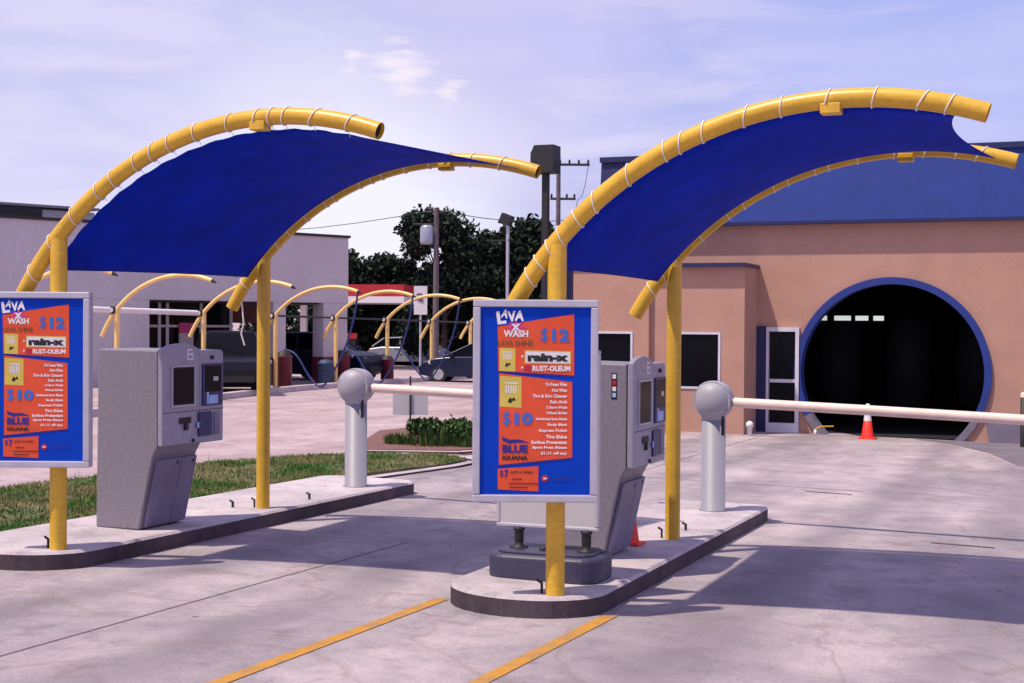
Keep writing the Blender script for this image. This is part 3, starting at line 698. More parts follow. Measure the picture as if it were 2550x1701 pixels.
# dark tunnel behind the mouth
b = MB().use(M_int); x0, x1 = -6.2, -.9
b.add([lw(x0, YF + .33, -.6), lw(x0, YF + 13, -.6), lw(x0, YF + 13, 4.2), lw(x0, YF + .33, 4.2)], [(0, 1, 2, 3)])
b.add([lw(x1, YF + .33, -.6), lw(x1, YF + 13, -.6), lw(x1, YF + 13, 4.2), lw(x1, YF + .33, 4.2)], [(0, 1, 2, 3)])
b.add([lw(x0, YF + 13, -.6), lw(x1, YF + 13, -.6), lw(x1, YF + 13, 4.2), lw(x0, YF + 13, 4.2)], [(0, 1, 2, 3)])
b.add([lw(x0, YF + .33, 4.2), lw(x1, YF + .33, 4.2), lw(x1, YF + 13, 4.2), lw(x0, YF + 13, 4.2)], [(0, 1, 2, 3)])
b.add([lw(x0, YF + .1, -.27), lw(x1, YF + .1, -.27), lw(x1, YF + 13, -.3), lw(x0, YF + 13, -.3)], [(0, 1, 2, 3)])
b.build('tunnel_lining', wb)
b = MB().use(M_int)
for k in range(3): b.lathe([(0, 0), (.1, .02), (.5, .3), (.55, 1.2), (.5, 2.1), (.1, 2.3), (0, 2.3)], lw(-5.3 + k * 1.6, YF + 4.5, .0), 14)
b.build('wash_brushes', wb)
for (u0, u1) in ((-5.18, -5.02), (-4.86, -4.52), (-4.42, -4.16), (-4.05, -3.84)):
    MB().use(M_lamp).box(*[v for p in zip(lw(u0, YF + .9, 2.10), lw(u1, YF + .96, 2.20)) for v in p]).build('tube_light', wb)
# concrete base course
b = MB().use(M_tanb)
b.prism([(-1.62 + 3.57, -.25), (8 + 3.57, -.25), (8 + 3.57, .42), (-1.74 + 3.57, .42)], -.06, -.002, 'y')
b.build('base_course', wb)
# blue fascia leaning back, with navy coping
b = MB().use(M_bfas)
b.prism([(-.22, 4.42), (0, 4.42), (0, 5.78), (-.04, 5.78)], XL - .06 + 3.57 + 1.05, XR + .3 + 3.57, 'x')
b.build('fascia', wb)
MB().use(M_navy).prism([(-.24, 4.36), (-.002, 4.36), (-.002, 4.415), (-.24, 4.415)], XL - .06 + 3.57, XR + .3 + 3.57, 'x').build('fascia_drip_edge', wb)
MB().use(M_navy).prism([(-.10, 5.785), (.3, 5.785), (.3, 5.90), (-.10, 5.90)], XL - .08 + 3.57, XR + .3 + 3.57, 'x').build('coping', wb)
MB().use(M_navy).prism([(-.20, 4.42), (0, 4.42), (0, 5.78), (-.03, 5.78)], XL - .06 + 3.57, XL - .06 + 3.57 + 1.045, 'x').build('fascia_end_panel', wb)
MB().use(M_lamp).box(*[v for p in zip(lw(-7.42, YF - .2, 4.26), lw(-7.30, YF - .12, 4.32)) for v in p]).build('wall_lamp', wb)
# annex
YA = 28.57
b = MB().use(M_tan)
def bx(mb, x0, x1, y0, y1, z0, z1): 
    a = lw(x0, y0, z0); c = lw(x1, y1, z1); return mb.box(a[0], c[0], a[1], c[1], a[2], c[2])
def wallx(mb, x0, x1, y, z0, z1, holes, th=.2):
    """wall in the X plane with rectangular openings, built as butted boxes"""
    x = x0
    for (h0, h1, zb, zt) in holes:
        bx(mb, x, h0, y, y + th, z0, z1); bx(mb, h0, h1, y, y + th, z0, zb); bx(mb, h0, h1, y, y + th, zt, z1); x = h1
    bx(mb, x, x1, y, y + th, z0, z1)
wallx(b, -9.93, -8.28, YA - .12, -.6, 3.17, [(-9.75, -8.62, .70, 1.84)])
wallx(b, -8.28, -6.312, YA, -.6, 3.17, [(-7.68, -6.80, .68, 1.84)])
bx(b, -6.512, -6.312, YA + .2, YF - .002, -.6, 3.17); bx(b, -9.93, -9.73, YA + .08, YF + 3, -.6, 3.17)
b.build('annex_wall', wb)
b = MB().use(M_navy); bx(b, -9.98, -6.27, YA - .17, YF - .003, 3.171, 3.245); b.build('annex_roof_trim', wb)
b = MB().use(M_int); bx(b, -9.72, -6.52, YA + .6, YA + .65, -.6, 3.1); b.build('annex_interior', wb)
for (x0, x1, y, z0, z1) in ((-9.75, -8.62, YA - .12, .70, 1.84), (-7.68, -6.80, YA, .68, 1.84)):
    f = MB().use(M_frame); t = .045
    bx(f, x0, x1, y - .02, y + .06, z1 - t, z1); bx(f, x0, x1, y - .02, y + .06, z0, z0 + t); bx(f, x0, x0 + t, y - .02, y + .06, z0 + t + .001, z1 - t - .001); bx(f, x1 - t, x1, y - .02, y + .06, z0 + t + .001, z1 - t - .001)
    fo = f.build('window', wb)
    p = MB().use(M_glass); bx(p, x0 + t, x1 - t, y + .02, y + .03, z0 + t, z1 - t); p.build('pane', fo)
# blue downspout panel at the annex corner
b = MB().use(M_navy); bx(b, -10.12, -9.99, YA, YA + .12, -.5, 3.2); b.build('downspout', wb)
# glazed door beside the mouth
f = MB().use(M_frame); x0, x1, y, z0, z1, t = -6.10, -5.42, YF - .10, -.24, 1.95, .075
bx(f, x0, x1, y, y + .095, z1 - .09, z1); bx(f, x0, x1, y, y + .095, z0, z0 + .2); bx(f, x0, x0 + t * .7, y, y + .095, z0 + .201, z1 - .091); bx(f, x1 - t, x1, y, y + .095, z0 + .201, z1 - .091); bx(f, x0 + t, x1 - t, y, y + .094, .80, .87)
fo = f.build('door', wb)
p = MB().use(M_glass); bx(p, x0 + t, x1 - t, y + .04, y + .05, z0 + .2, z1 - .09); p.build('pane', fo)
b = MB().use(M_navy); bx(b, -6.305, -6.11, YF - .08, YF - .004, -.3, 1.97); b.build('door_jamb', wb)

tag(MB().use(M_white).lathe([(0, 0), (.05, 0), (.05, .17), (.075, .18), (.075, .25), (.04, .29), (0, .30)], n=16).build('outdoor_ashtray', loc=(-6.14, 28.35, gz(-6.1, 28.3))), 'small white cylinder standing at the annex corner by the glazed door', 'ashtray')
bl = thing('bollard', (-1.0, 28.9, gz(-1, 28.9)), 'dark bollard with pale cap at the right edge of the tunnel wall', 'bollard')
MB().use(M_black).lathe([(.055, 0), (.055, .95), (0, .95)]).build('post', bl); MB().use(M_arm).lathe([(.057, .951), (.057, 1.02), (.03, 1.05), (0, 1.055)]).build('cap', bl)
mg = thing('guide_rail', (-5.0, 29.3, gz(-5, 29.3)), 'small yellow metal bar low inside the left foot of the tunnel mouth', 'guide rail')
MB().use(M_yel).tube([(0, 0, 0), (0, 0, .14), (.1, 0, .19), (.35, .1, .20)], .014, 8).build('bar', mg); MB().use(M_white).lathe([(0, 0), (.03, 0), (.03, .12), (0, .12)], n=10).build('foot', mg)
# small sign on a pole seen edge on by the annex window
sg = thing('glass_case_sign', (-7.2, 23.6, gz(-7.2, 23.6)), 'narrow pale-framed sign standing behind the right barrier column', 'sign')
# ================================================================== VEGETATION
def crown(mb, blobs, count, size, seed, mats, shell=.45, squash=1.0):
    rg = random.Random(seed); tot = sum(b[3] ** 2 for b in blobs); nn = 0
    for (x, y, z, r) in blobs:
        c = int(count * r * r / tot)
        for k in range(c):
            d = Vector((rg.gauss(0, 1), rg.gauss(0, 1), rg.gauss(0, 1))).normalized()
            rr = r * (shell + (1 - shell) * rg.random() ** .6) * (1 + .22 * math.sin(d.x * 7 + seed) * math.sin(d.z * 6 + seed * 2) + .12 * math.sin(d.y * 15 + d.z * 13))
            p = Vector((x, y, z)) + Vector((d.x, d.y, d.z * squash)) * rr
            a = Vector((rg.gauss(0, 1), rg.gauss(0, 1), rg.gauss(0, 1))).normalized(); q = a.cross(Vector((rg.gauss(0, 1), rg.gauss(0, 1), rg.gauss(0, 1)))).normalized()
            s = size * rg.uniform(.55, 1.3)
            mb.use(mats[1] if rg.random() < .28 else mats[0])
            mb.add([p - a * s, p + q * s * .5, p + a * s, p - q * s * .5], [(0, 1, 2, 3)])
def tree(name, x, y, top, spread, seed, label, count=20000, low=.06, leaf=.16, group='dark trees beyond the gas station'):
    z0 = gz(x, y); root = thing(name, (x, y, z0), label, 'tree', group); rg = random.Random(seed)
    H = top - z0; tr = MB().use(M_bark).tube([(0, 0, -.1), (.05, 0, H * .25), (rg.uniform(-.15, .15), 0, H * .5), (0, .1, H * .82)], .2, 10, r2=.05)
    blobs = []
    for k in range(26):
        a = rg.uniform(0, 6.28); hz = H * (low + (.97 - low) * rg.random()); frac = (hz / H - low) / (1 - low); w_ = spread * (1.15 - .62 * frac ** 1.6) * rg.uniform(.3, 1.0)
        r = spread * rg.uniform(.22, .50); hz = min(hz, H - r * .95)
        c = (math.cos(a) * w_, math.sin(a) * w_, hz); blobs.append((*c, r)); tr.tube([(0, 0, hz * .55), (c[0] * .5, c[1] * .5, hz * .82), c], .06, 6, r2=.015)
    blobs.append((0, 0, H - spread * .3, spread * .3)); blobs.append((0, 0, H * .55, spread * .55))
    tr.build('trunk', root)
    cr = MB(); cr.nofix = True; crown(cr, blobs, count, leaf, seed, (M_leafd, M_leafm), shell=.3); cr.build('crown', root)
    return root
T = [(-37.2, 69.3, 5.9, 1.9, 'broad low dark tree rising right beside the pale gas station wall'),
     (-35.6, 71.8, 5.7, 1.9, 'rounded dark tree second from the pale gas station wall'),
     (-34.4, 75.0, 5.3, 1.6, 'lowest dark tree in the dip left of the wooden utility pole'),
     (-31.5, 69.4, 8.15, 2.1, 'tallest dark tree standing right behind the wooden utility pole'),
     (-29.9, 71.8, 7.0, 1.5, 'ragged dark tree between the utility pole and the floodlight pole'),
     (-27.2, 71.0, 7.6, 1.8, 'wide dark tree directly behind the tall floodlight pole'),
     (-25.0, 71.5, 6.6, 1.7, 'dark tree right of the floodlight pole, partly behind the yellow brace'),
     (-22.9, 68.0, 5.9, 1.7, 'dark tree showing between the yellow post and the tan annex')]
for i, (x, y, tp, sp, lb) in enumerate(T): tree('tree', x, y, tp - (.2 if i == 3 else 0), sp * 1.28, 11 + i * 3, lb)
b = MB(); b.nofix = True
bl_ = []; rg = random.Random(5)
for k in range(60):
    t = k / 59; x = -46 + 28 * t + rg.uniform(-.6, .6); y = 73 + rg.uniform(-1, 2.5); bl_.append((x, y, gz(x, y) + rg.uniform(.8, 3.4), rg.uniform(1.1, 1.7)))
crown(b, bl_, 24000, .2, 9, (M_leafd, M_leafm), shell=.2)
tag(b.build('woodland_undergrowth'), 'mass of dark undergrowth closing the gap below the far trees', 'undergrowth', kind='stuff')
def shrub(x, y, h, w_, seed, label, name='shrub', mats=(M_shd, M_shl), n=2600, leaf=.045):
    z0 = gz(x, y) + .07; root = thing(name, (x, y, z0), label, 'shrub', 'shrubs in the mulch bed'); rg = random.Random(seed)
    st = MB().use(M_bark); bl = []
    for k in range(7):
        a = rg.uniform(0, 6.28); c = (math.cos(a) * w_ * .5 * rg.random(), math.sin(a) * w_ * .5 * rg.random(), h * rg.uniform(.35, .75)); bl.append((*c, w_ * rg.uniform(.3, .45)))
        st.tube([(0, 0, 0), (c[0] * .6, c[1] * .6, c[2] * .6), c], .012, 5, r2=.005)
    st.build('stems', root); cr = MB(); cr.nofix = True; crown(cr, bl, n, leaf, seed, mats, shell=.3, squash=.8); cr.build('foliage', root)
shrub(-10.35, 21.9, .42, .45, 3, 'dark green shrub at the left end of the bed beside the thin sign pole')
shrub(-9.75, 22.0, .34, .6, 4, 'low spreading green shrub in the middle of the mulch bed')
shrub(-9.25, 22.2, .36, .5, 5, 'low green shrub at the near right end of the mulch bed')
shrub(-10.0, 24.6, .85, .55, 8, 'tallest dark leafy shrub at the back of the bed by the price sign', mats=(M_leafd, M_shd))
shrub(-8.2, 28.0, .6, .6, 12, 'dark green shrub against the annex wall below the window', n=1800)

def tuft(x, y, h, w_, seed, label, n=420):
    z0 = gz(x, y) + .07; rg = random.Random(seed); b = MB(); b.nofix = True
    for k in range(n):
        a = rg.uniform(0, 6.28); rr = w_ * rg.random() ** .5 * .5; px_, py_ = rr * math.cos(a), rr * math.sin(a); ln = h * rg.uniform(.25, 1.15) * (1.1 - .6 * rr / w_); le = rg.uniform(.1, .5) * ln; wd = rg.uniform(.005, .010)
        q = Vector((-math.sin(a), math.cos(a), 0)) * wd; b.use(M_shd if rg.random() < .6 else M_shl)
        p0 = Vector((px_, py_, 0)); p1 = p0 + Vector((math.cos(a) * le * .4, math.sin(a) * le * .4, ln * .65)); p2 = p0 + Vector((math.cos(a) * le, math.sin(a) * le, ln))
        b.add([p0 - q, p0 + q, p1 + q, p1 - q], [(0, 1, 2, 3)]); b.add([p1 - q, p1 + q, p2], [(0, 1, 2)])
    tag(b.build('grass_tuft', loc=(x, y, z0)), label, 'grass tuft', 'ragged grass tufts in the mulch bed')
tuft(-10.55, 21.45, .20, .5, 31, 'ragged grass tuft at the foot of the thin sign pole')
tuft(-10.0, 21.6, .30, .95, 32, 'widest ragged grass tuft in front of the bed shrubs')
tuft(-9.4, 21.7, .20, .6, 33, 'ragged grass tuft at the bed edge nearest the right price sign')
# thin pole sign in the bed
ts = thing('bed_sign', (-10.58, 21.95, gz(-10.6, 21.9)), 'blank pale panel on a thin dark pole in the mulch bed', 'sign')
MB().use(M_black).tube([(0, 0, 0), (0, 0, 1.18)], .017, 8).build('pole', ts)
MB().use(M_board).box(-.30, .30, .02, .035, .52, 1.0).build('panel', ts, rz=R(20))

# ================================================================== POLES AND WIRES
def px3(x, y, d): return P3(x, y, d)
bp = Vector((-10.46, 28.17, 0)); zb = gz(-10.4, 28.2)
sl = thing('lamp_post', (bp.x, bp.y, zb), 'tall black square lamp post with a boxy head behind the right price sign', 'lamp post')
MB().use(M_black).box(-.065, .065, -.065, .065, 0, 5.15 - zb).build('pole', sl)
MB().use(M_black).prism([(-.27, 5.14 - zb), (.25, 5.14 - zb), (.25, 5.72 - zb), (-.19, 5.72 - zb), (-.27, 5.55 - zb)], -.22, .22, 'y').build('lamp_head', sl, bevel=.01)
def upole(x, y, top, r, label, arms, transformer=None):
    z0 = gz(x, y); root = thing('utility_pole', (x, y, z0), label, 'utility pole', 'wooden utility poles')
    MB().use(M_wood).tube([(0, 0, -.1), (0, 0, (top - z0) * .5), (0, 0, top - z0)], r, 12, r2=r * .7).build('pole', root)
    for (zz, a0, a1) in arms:
        d = Vector((rt.x, rt.y, 0))
        p0 = d * a0; p1 = d * a1; arm = MB().use(M_black).tube([(p0.x, p0.y, zz - z0), (p1.x, p1.y, zz - z0)], .06, 6).build('crossarm', root)
        iv = MB().use(M_black)
        for t in (.05, .35, .65, .95): p = p0.lerp(p1, t); iv.lathe([(0, 0), (.05, 0), (.05, .1), (.03, .16), (0, .16)], (p.x, p.y, zz - z0 + .06), 8)
        iv.build('insulators', arm)
    if transformer:
        MB().use(M_cars).lathe([(0, 0), (.28, 0), (.3, .1), (.3, .75), (.22, .85), (0, .87)], (-rt.x * .42, -rt.y * .42, transformer - z0), 14).build('transformer', root)
    return root
pu = P3(1085, 850, 64)
upole(pu.x, pu.y, 2 + (805 - 519) / 3562.6 * 64, .15, 'wooden utility pole with two crossarms and a grey transformer drum', [(6.93, -.5, .4), (6.38, -1.05, .1)], 5.5)
upole(-21.1, 58.4, 9.25, .13, 'slimmer utility pole with one long crossarm right beside the black lamp post', [(8.88, 0, 1.35), (7.4, -.35, .75)])
fl = thing('floodlight_pole', (-26.1, 65.0, gz(-26, 65)), 'grey pole carrying a tilted floodlight in front of the dark trees', 'lamp post')
MB().use(M_alu).tube([(0, 0, 0), (0, 0, 7.1)], .085, 10).build('pole', fl)
MB().use(M_black).prism([(-.45, 7.25), (.1, 7.1), (.28, 7.55), (-.22, 7.75)], -.25, .25, 'y').build('lamp_head', fl)
MB().use(M_black).box(-.95, .1, -.06, .06, 6.35, 6.45).build('bracket', fl)
def wire(pts, r, label):
    out = []
    for (a, b_) in zip(pts, pts[1:]):
        a, b_ = Vector(a), Vector(b_)
        for k in range(9): t = k / 8; p = a.lerp(b_, t); p.z -= 4 * .45 * t * (1 - t); out.append(p)
    tag(MB().use(M_black).tube(out, r, 5).build('overhead_wire'), label, 'wire')
wire([(-52, 75, 7.6), (pu.x, pu.y, 7.05)], .018, 'overhead wire sagging left from the transformer pole')
wire([(pu.x, pu.y, 7.05), (-19, 60.5, 6.9), (-12, 60, 6.9)], .018, 'overhead wire running right from the transformer pole past the floodlight')
wire([(-19.9, 58.9, 8.9), (-20.3, 58.7, 7.4), (-21.2, 58.5, 5.2)], .013, 'thin loose wire hanging from the right utility pole crossarm')

# ================================================================== VACUUM BAYS
VG = 'yellow vacuum arches in the row by the gas station'
vl = ['frontmost left vacuum arch, only its tip inside the picture', 'vacuum arch whose post is hidden behind the left price sign', 'vacuum arch just right of the left price sign, joined by white pipe',
      'vacuum arch rising directly behind the left pay kiosk', 'vacuum arch first to the right of the left rear canopy post', 'vacuum arch second to the right of the left rear canopy post',
      'vacuum arch just right of the left barrier gate head', 'vacuum arch last before the right price sign, behind the blue car nose', 'vacuum arch mostly hidden behind the right price sign']
def vac(i, x, y, label):
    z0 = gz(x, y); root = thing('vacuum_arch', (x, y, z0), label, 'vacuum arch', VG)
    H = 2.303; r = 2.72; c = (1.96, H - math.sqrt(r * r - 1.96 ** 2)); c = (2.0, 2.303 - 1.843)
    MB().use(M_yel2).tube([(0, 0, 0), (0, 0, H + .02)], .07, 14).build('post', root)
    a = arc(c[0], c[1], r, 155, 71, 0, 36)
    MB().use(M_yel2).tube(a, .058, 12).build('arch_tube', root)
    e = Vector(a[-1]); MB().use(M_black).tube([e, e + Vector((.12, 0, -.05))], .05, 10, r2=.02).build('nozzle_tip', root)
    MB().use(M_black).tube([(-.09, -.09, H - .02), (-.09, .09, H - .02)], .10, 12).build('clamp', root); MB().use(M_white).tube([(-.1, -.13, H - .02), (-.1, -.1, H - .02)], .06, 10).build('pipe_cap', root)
    if i >= 2:
        hp = [e + Vector((0, 0, -.03)), e + Vector((-.10, -.05, -.8)), e + Vector((-.35, -.12, -1.7)), e + Vector((-.75, -.2, -2.5)), e + Vector((-1.15, -.2, -2.92)), e + Vector((-1.6, -.15, -2.6)), e + Vector((-2.1, -.1, -1.95)), Vector((.25, 0, 1.25))]
        q = []
        for k in range(len(hp) - 1):
            p0, p1, p2, p3 = hp[max(k - 1, 0)], hp[k], hp[k + 1], hp[min(k + 2, len(hp) - 1)]
            for s_ in range(5):
                t = s_ / 5; q.append(.5 * ((2 * p1) + (p2 - p0) * t + (2 * p0 - 5 * p1 + 4 * p2 - p3) * t * t + (3 * p1 - p0 - 3 * p2 + p3) * t ** 3))
        MB().use(M_hose).tube(q, .032, 8).build('hose', root)
    return root
VX, VY, DX, DY = -23.19, 30.64, -.1125, 4.109
# the arch circle passes 0.42 above the clamp; tune joint so it meets the post
def vacpos(k): return VX + k * DX, VY + k * DY
for i, k in enumerate(range(-2, 7)):
    x, y = vacpos(k); vac(k, x, y, vl[i])
def hpipe(k0, k1, r, m, label):
    x0, y0 = vacpos(k0); x1, y1 = vacpos(k1)
    tag(MB().use(m).tube([(x0 - .1, y0, gz(x0, y0) + 2.29), (x1 - .1, y1 - .2, gz(x1, y1) + 2.29)], r, 12).build('vacuum_pipe'), label, 'pipe', 'overhead vacuum pipes between the arches')
hpipe(-1, 0, .075, M_white, 'thick white overhead pipe emerging from behind the left price sign')
hpipe(0, 1, .075, M_white, 'thick white overhead pipe ending above the left pay kiosk')
hpipe(2, 3, .032, M_black, 'thin dark overhead pipe just right of the left rear canopy post')
hpipe(3, 4, .032, M_black, 'thin dark overhead pipe above the left barrier gate head')
hpipe(4, 5, .032, M_black, 'thin dark overhead pipe right of the left barrier gate')
hpipe(5, 6, .032, M_black, 'thin dark overhead pipe farthest right beside the price sign')
def canister(x, y, h, r, m, label, name='vacuum_canister', cat='canister'):
    z0 = gz(x, y) + .02; root = thing(name, (x, y, z0), label, cat)
    MB().use(m).lathe([(0, 0), (r, 0), (r, h * .82), (r * 1.05, h * .83), (r * 1.05, h * .87), (r, h * .88), (0, h * .88)], n=16).build('barrel', root)
    MB().use(M_black if m != M_bin else M_bin).lathe([(r * .9, h * .88), (r * .75, h * .97), (r * .3, h), (0, h)], n=16).build('lid', root)
def at_ground(px, py, dz=0):
    d = fwd + rt * ((px - 1275) / 3562.6) + up * ((850.5 - py) / 3562.6); t = (dz - 2) / (d.z + KX * d.x + KY * d.y); return d * t
canister(-23.75, 38.6, 1.25, .28, M_dred, 'dark red canister immediately right of the left rear canopy post')
canister(-23.55, 39.6, 1.15, .26, M_dred, 'dark red drum standing beside the second vacuum post')
canister(-23.7, 42.6, .85, .27, M_bin, 'dark blue bin at the foot of a vacuum post', 'waste_bin', 'bin')
canister(-23.9, 44.1, 1.15, .28, M_dred, 'dark red drum half hidden by the left barrier gate head')
canister(-23.6, 47.0, .95, .24, M_dred, 'small dark drum behind the left barrier boom')

# ================================================================== VEHICLES
def car(loc, rz, paint, label, kind='sedan'):
    root = thing('parked_car', loc, label, 'car', rz=rz)
    if kind == 'suv': L_, Wd, prof, cab = 4.7, 1.9, [(-2.3, .42), (-2.35, .75), (-2.28, 1.08), (-1.2, 1.14), (.75, 1.12), (1.6, 1.05), (2.15, .95), (2.3, .72), (2.28, .38)], [(-2.2, 1.1), (-2.0, 1.72), (.15, 1.75), (.95, 1.1)]
    else: L_, Wd, prof, cab = 4.4, 1.75, [(-2.15, .38), (-2.2, .66), (-2.1, .92), (-1.4, 1.02), (.85, 1.0), (1.5, .93), (1.98, .78), (2.16, .55), (2.12, .30)], [(-1.95, 1.0), (-1.35, 1.45), (.05, 1.5), (1.15, .98)]
    poly = prof + [(1.75, .22), (-1.8, .24)]
    # body lofted: narrower at the top of the profile
    b = MB().use(paint); n = len(poly)
    secs = []
    for (yy, sc) in ((-Wd / 2, .90), (-Wd / 2 * .97, .97), (-Wd / 2 * .82, 1), (Wd / 2 * .82, 1), (Wd / 2 * .97, .97), (Wd / 2, .90)):
        secs.append([(x * (1 - (1 - sc) * .35), yy, .25 + (z - .25) * sc if z > .3 else z) for x, z in poly])
    vs = [p for s_ in secs for p in s_]
    fs = [(j * n + i, j * n + (i + 1) % n, (j + 1) * n + (i + 1) % n, (j + 1) * n + i) for j in range(5) for i in range(n)] + [tuple(range(n)), tuple(range(6 * n - 1, 5 * n - 1, -1))]
    b.add(vs, fs); b.build('body', root, bevel=.05, segs=3)
    # cabin: glass house and painted roof
    (x0, z0), (x1, z1), (x2, z2), (x3, z3) = cab; wt, wbm = Wd * .36, Wd * .455
    g_ = MB().use(M_glass).add([(x0, -wbm, z0), (x3, -wbm, z3), (x3, wbm, z3), (x0, wbm, z0), (x1, -wt, z1), (x2, -wt, z2), (x2, wt, z2), (x1, wt, z1)], [(0, 1, 5, 4), (1, 2, 6, 5), (2, 3, 7, 6), (3, 0, 4, 7)]); g_.build('windows', root)
    MB().use(paint).add([(x1 - .04, -wt - .02, z1 - .03), (x2 + .04, -wt - .02, z2 - .03), (x2 + .04, wt + .02, z2 - .03), (x1 - .04, wt + .02, z1 - .03), (x1 + .05, -wt + .08, z1 + .05), (x2 - .05, -wt + .08, z2 + .05), (x2 - .05, wt - .08, z2 + .05), (x1 + .05, wt - .08, z1 + .05)],
        [(0, 3, 2, 1), (4, 5, 6, 7), (0, 1, 5, 4), (1, 2, 6, 5), (2, 3, 7, 6), (3, 0, 4, 7)]).build('roof', root, bevel=.03)
    xm = (x0 + x3) / 2
    for s_ in (-1, 1):
        for p0, p1, r_ in (((x3, s_ * wbm, z3), (x2, s_ * wt, z2), .035), ((x0, s_ * wbm, z0), (x1, s_ * wt, z1), .05), ((xm, s_ * wbm, z0), (xm - .05, s_ * wt, z1), .035)):
            MB().use(paint).tube([p0, p1], r_, 6).build('pillar', root)
    wr = .34 if kind == 'suv' else .31
    for xw in (-1.32, 1.36):
        for s_ in (-1, 1):
            wh = MB().use(M_black).tube([(xw, s_ * (Wd / 2 - .2), wr), (xw, s_ * (Wd / 2 + .008), wr)], wr, 22).build('wheel', root, bevel=.02)
            MB().use(M_rim).tube([(xw, s_ * (Wd / 2 + .004), wr), (xw, s_ * (Wd / 2 + .022), wr)], wr * .66, 18).build('rim', wh)
    for s_ in (-1, 1):
        hx = poly[6][0]
        MB().use(M_white if kind == 'sedan' else M_cars).tube([(hx + .0, s_ * (Wd / 2 - .42), prof[6][1] - .13), (hx - .06, s_ * (Wd / 2 - .20), prof[6][1] - .09), (hx - .33, s_ * (Wd / 2 - .03), prof[6][1] - .02)], .085, 10).build('headlight', root)
        MB().use(M_sred).box(prof[1][0] - .01, prof[1][0] + .08, s_ * Wd * .42 - .12, s_ * Wd * .42 + .12, .62, .8).build('tail_light', root)
        MB().use(paint).box(.78, .95, s_ * (Wd / 2 + .03) - .07, s_ * (Wd / 2 + .03) + .07, prof[4][1] - .02, prof[4][1] + .12).build('side_mirror', root, bevel=.02)
    MB().use(M_black).box(prof[7][0] - .06, prof[7][0] + .012, -.45, .45, .38, .56).build('grille', root)
    return root
car((-21.35, 50.2, gz(-21.3, 50.2)), R(193), M_carb, 'dark blue sedan facing left, its rear hidden by the right price sign')
car((-23.15, 35.9, gz(-23.1, 35.9)), R(-52), M_cark, 'black sport utility vehicle parked behind the left pay kiosk', 'suv')
car((-26.0, 46.6, gz(-25.9, 46.6)), R(-6), M_carn, 'navy car parked between the vacuum arches above the left barrier gate', 'suv')
car((-33.2, 69.0, gz(-33.2, 69.0)), R(10), M_cars, 'small silver car far off under the red canopy sign')

# ================================================================== GAS STATION
d_ = Vector((.393, .919, 0)); ang = math.atan2(.919, .393)
gs = thing('gas_station_shop', (-23.82, 44.38, gz(-23.8, 44.4)), 'long pale flat-roofed shop with dark coping and recessed storefront', 'building', rz=ang)
zg = gz(-23.8, 44.4); T_ = 4.93 - zg; Bm = 2.66 - zg
# local x runs toward the picture's right (0 at the right corner), local y goes inward (left)
b = MB().use(M_gwall); b.box(-26, 0, 0, 9.0, Bm, T_); b.build('upper_wall', gs)
MB().use(M_black).box(-26.05, .06, -.06, 9.05, T_ + .002, T_ + .09).build('coping', gs)
b = MB().use(M_gwall); b.box(-26, -7.85, .01, 8.9, -.8, Bm - .002); b.build('side_wall', gs)
MB().use(M_black).box(-7.84, -.002, .3, 8.9, Bm - .06, Bm - .003).build('soffit', gs)
sf = MB().use(M_glass).box(-7.84, -3.3, 2.2, 2.3, 0.0, Bm - .061).build('storefront_glass', gs)
m = MB().use(M_frame)
for x in (-7.4, -6.2, -5.9, -4.6, -3.4): m.box(x - .05, x + .05, 2.12, 2.19, 0, Bm - .062)
m.box(-7.8, -3.32, 2.125, 2.185, 1.95, 2.03); m.build('mullion', sf)
MB().use(M_gwall).box(-7.2, -6.65, 2.0, 2.11, 0, 2.5).build('pier', gs)
MB().use(M_board).box(-5.5, -4.95, 2.05, 2.10, .8, 1.75).use(M_spink).box(-5.5, -4.95, 2.04, 2.105, 1.752, 2.1).build('poster', gs)
for (x0, x1) in ((-3.16, -2.65), (-1.06, -.02)):
    c = MB().use(M_gwall).box(x0, x1, .02, .62, .95, Bm - .004).build('column', gs)
    MB().use(M_dred).box(x0 - .02, x1 + .02, 0, .64, -.6, .948).build('column_base', c)
MB().use(M_glass).box(-3.28, -.8, 3.4, 3.5, -.2, 1.75).build('back_window', gs)
MB().use(M_dred).box(-2.6, -1.4, 3.2, 3.3, 2.1, Bm - .07).build('red_header', gs)
ru = thing('rooftop_unit', (0, 0, 0), 'low dark air handling box with pale hood on the flat shop roof', 'rooftop unit'); ru.location = Vector((-23.82, 44.38, zg + T_ + .09)) + d_ * -10.3 + Vector((-.919, .393, 0)) * 1.6; ru.rotation_euler = (0, 0, ang)
MB().use(M_black).box(-1.9, -.3, 0, 1.2, -.02, .42).build('housing', ru); MB().use(M_gwall).box(-.298, 1.5, .1, 1.1, -.02, .36).build('duct', ru); MB().use(M_steel).box(-2.0, 1.6, -.05, 1.3, .425, .5).build('hood', ru)

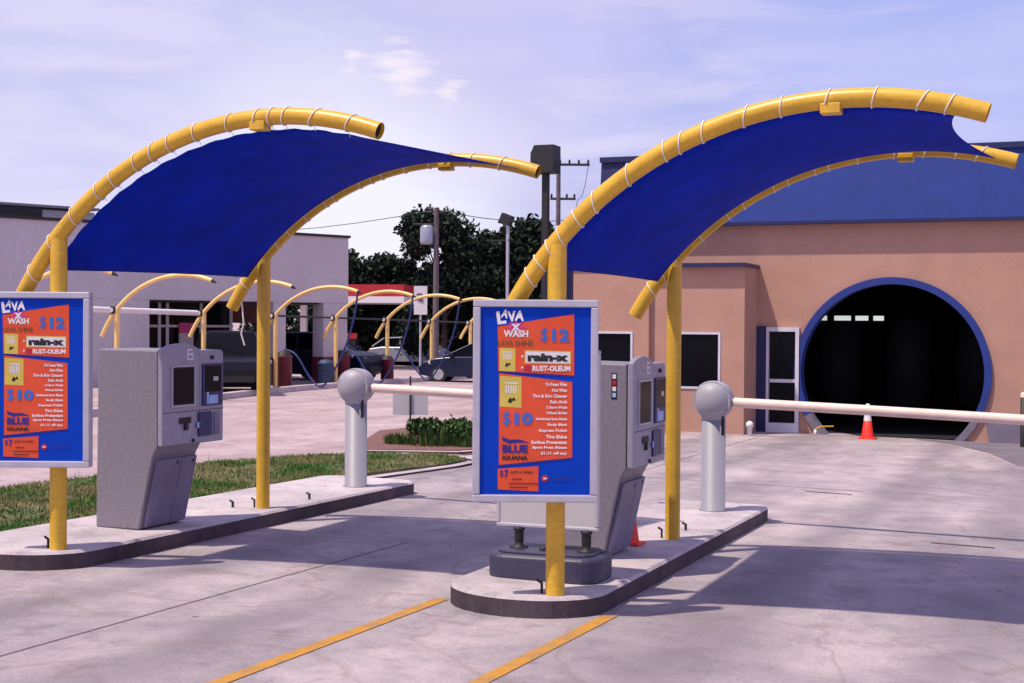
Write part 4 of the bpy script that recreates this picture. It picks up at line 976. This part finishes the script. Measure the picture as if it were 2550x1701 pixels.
# fuel dispensers inside the station forecourt
def pump(x, y, rz, label):
    root = thing('fuel_dispenser', (x, y, gz(x, y)), label, 'fuel dispenser', 'fuel dispensers seen between the columns', rz=rz)
    MB().use(M_white).box(-.4, .4, -.25, .25, 0, 1.0).build('cabinet', root, bevel=.02); MB().use(M_black).box(-.36, .36, -.26, .26, 1.002, 1.5).build('display', root); MB().use(M_red).box(-.42, .42, -.27, .27, 1.502, 1.72).build('header', root)
    h = MB().use(M_black)
    h.tube([(.42, 0, 1.4), (.55, 0, 1.0), (.5, 0, .5), (.44, 0, .7)], .025, 6); h.build('hose', root)
pump(-28.2, 52.4, .4, 'fuel dispenser seen between the shop columns')
# far red and white canopy
cp = thing('fuel_canopy', (-33, 60, gz(-33, 60)), 'red and white forecourt canopy beyond the shop corner', 'fuel canopy', rz=math.atan2(3.2, 7.9) * 0 + R(15))
zc = gz(-33, 60)
MB().use(M_red).box(-7, 3.45, -.3, 6, 3.22 - zc, 3.78 - zc).build('red_band', cp)
MB().use(M_white).box(-7, 3.47, -.34, 6, 2.92 - zc, 3.218 - zc).build('white_band', cp)
for x in (-2,): MB().use(M_white).box(x - .15, x + .15, 2, 2.3, 0, 2.915 - zc).build('column', cp)
sg2 = thing('canopy_sign', (-27.9, 58.9, gz(-27.9, 58.9)), 'square white sign with a dark curl mark at the end of the red canopy', 'sign', rz=R(21))
MB().use(M_white).box(-.30, .30, -.06, .06, 2.62, 3.92).build('panel', sg2)
b = MB().use(M_sk); b.tube([(-.05 + .15 * math.cos(R(a)), -.07, 3.42 + .15 * math.sin(R(a))) for a in range(-150, 160, 20)], .028, 6); b.tube([(.09, -.07, 3.5), (.0, -.07, 3.25), (.12, -.07, 3.2)], .028, 6); b.build('curl_mark', sg2)
MB().use(M_alu).tube([(0, 0, 0), (0, 0, 2.62)], .05, 8).build('pole', sg2)
# glass case sign by the annex
MB().use(M_frame).tube([(0, 0, 0), (0, 0, .55)], .03, 8).build('pole', sg)
MB().use(M_frame).box(-.05, .05, -.03, .03, .55, 1.45).build('frame', sg, bevel=.01); MB().use(M_board).tube([(0, 0, 1.44), (0, 0, 1.5)], .07, 12).build('lamp', sg)
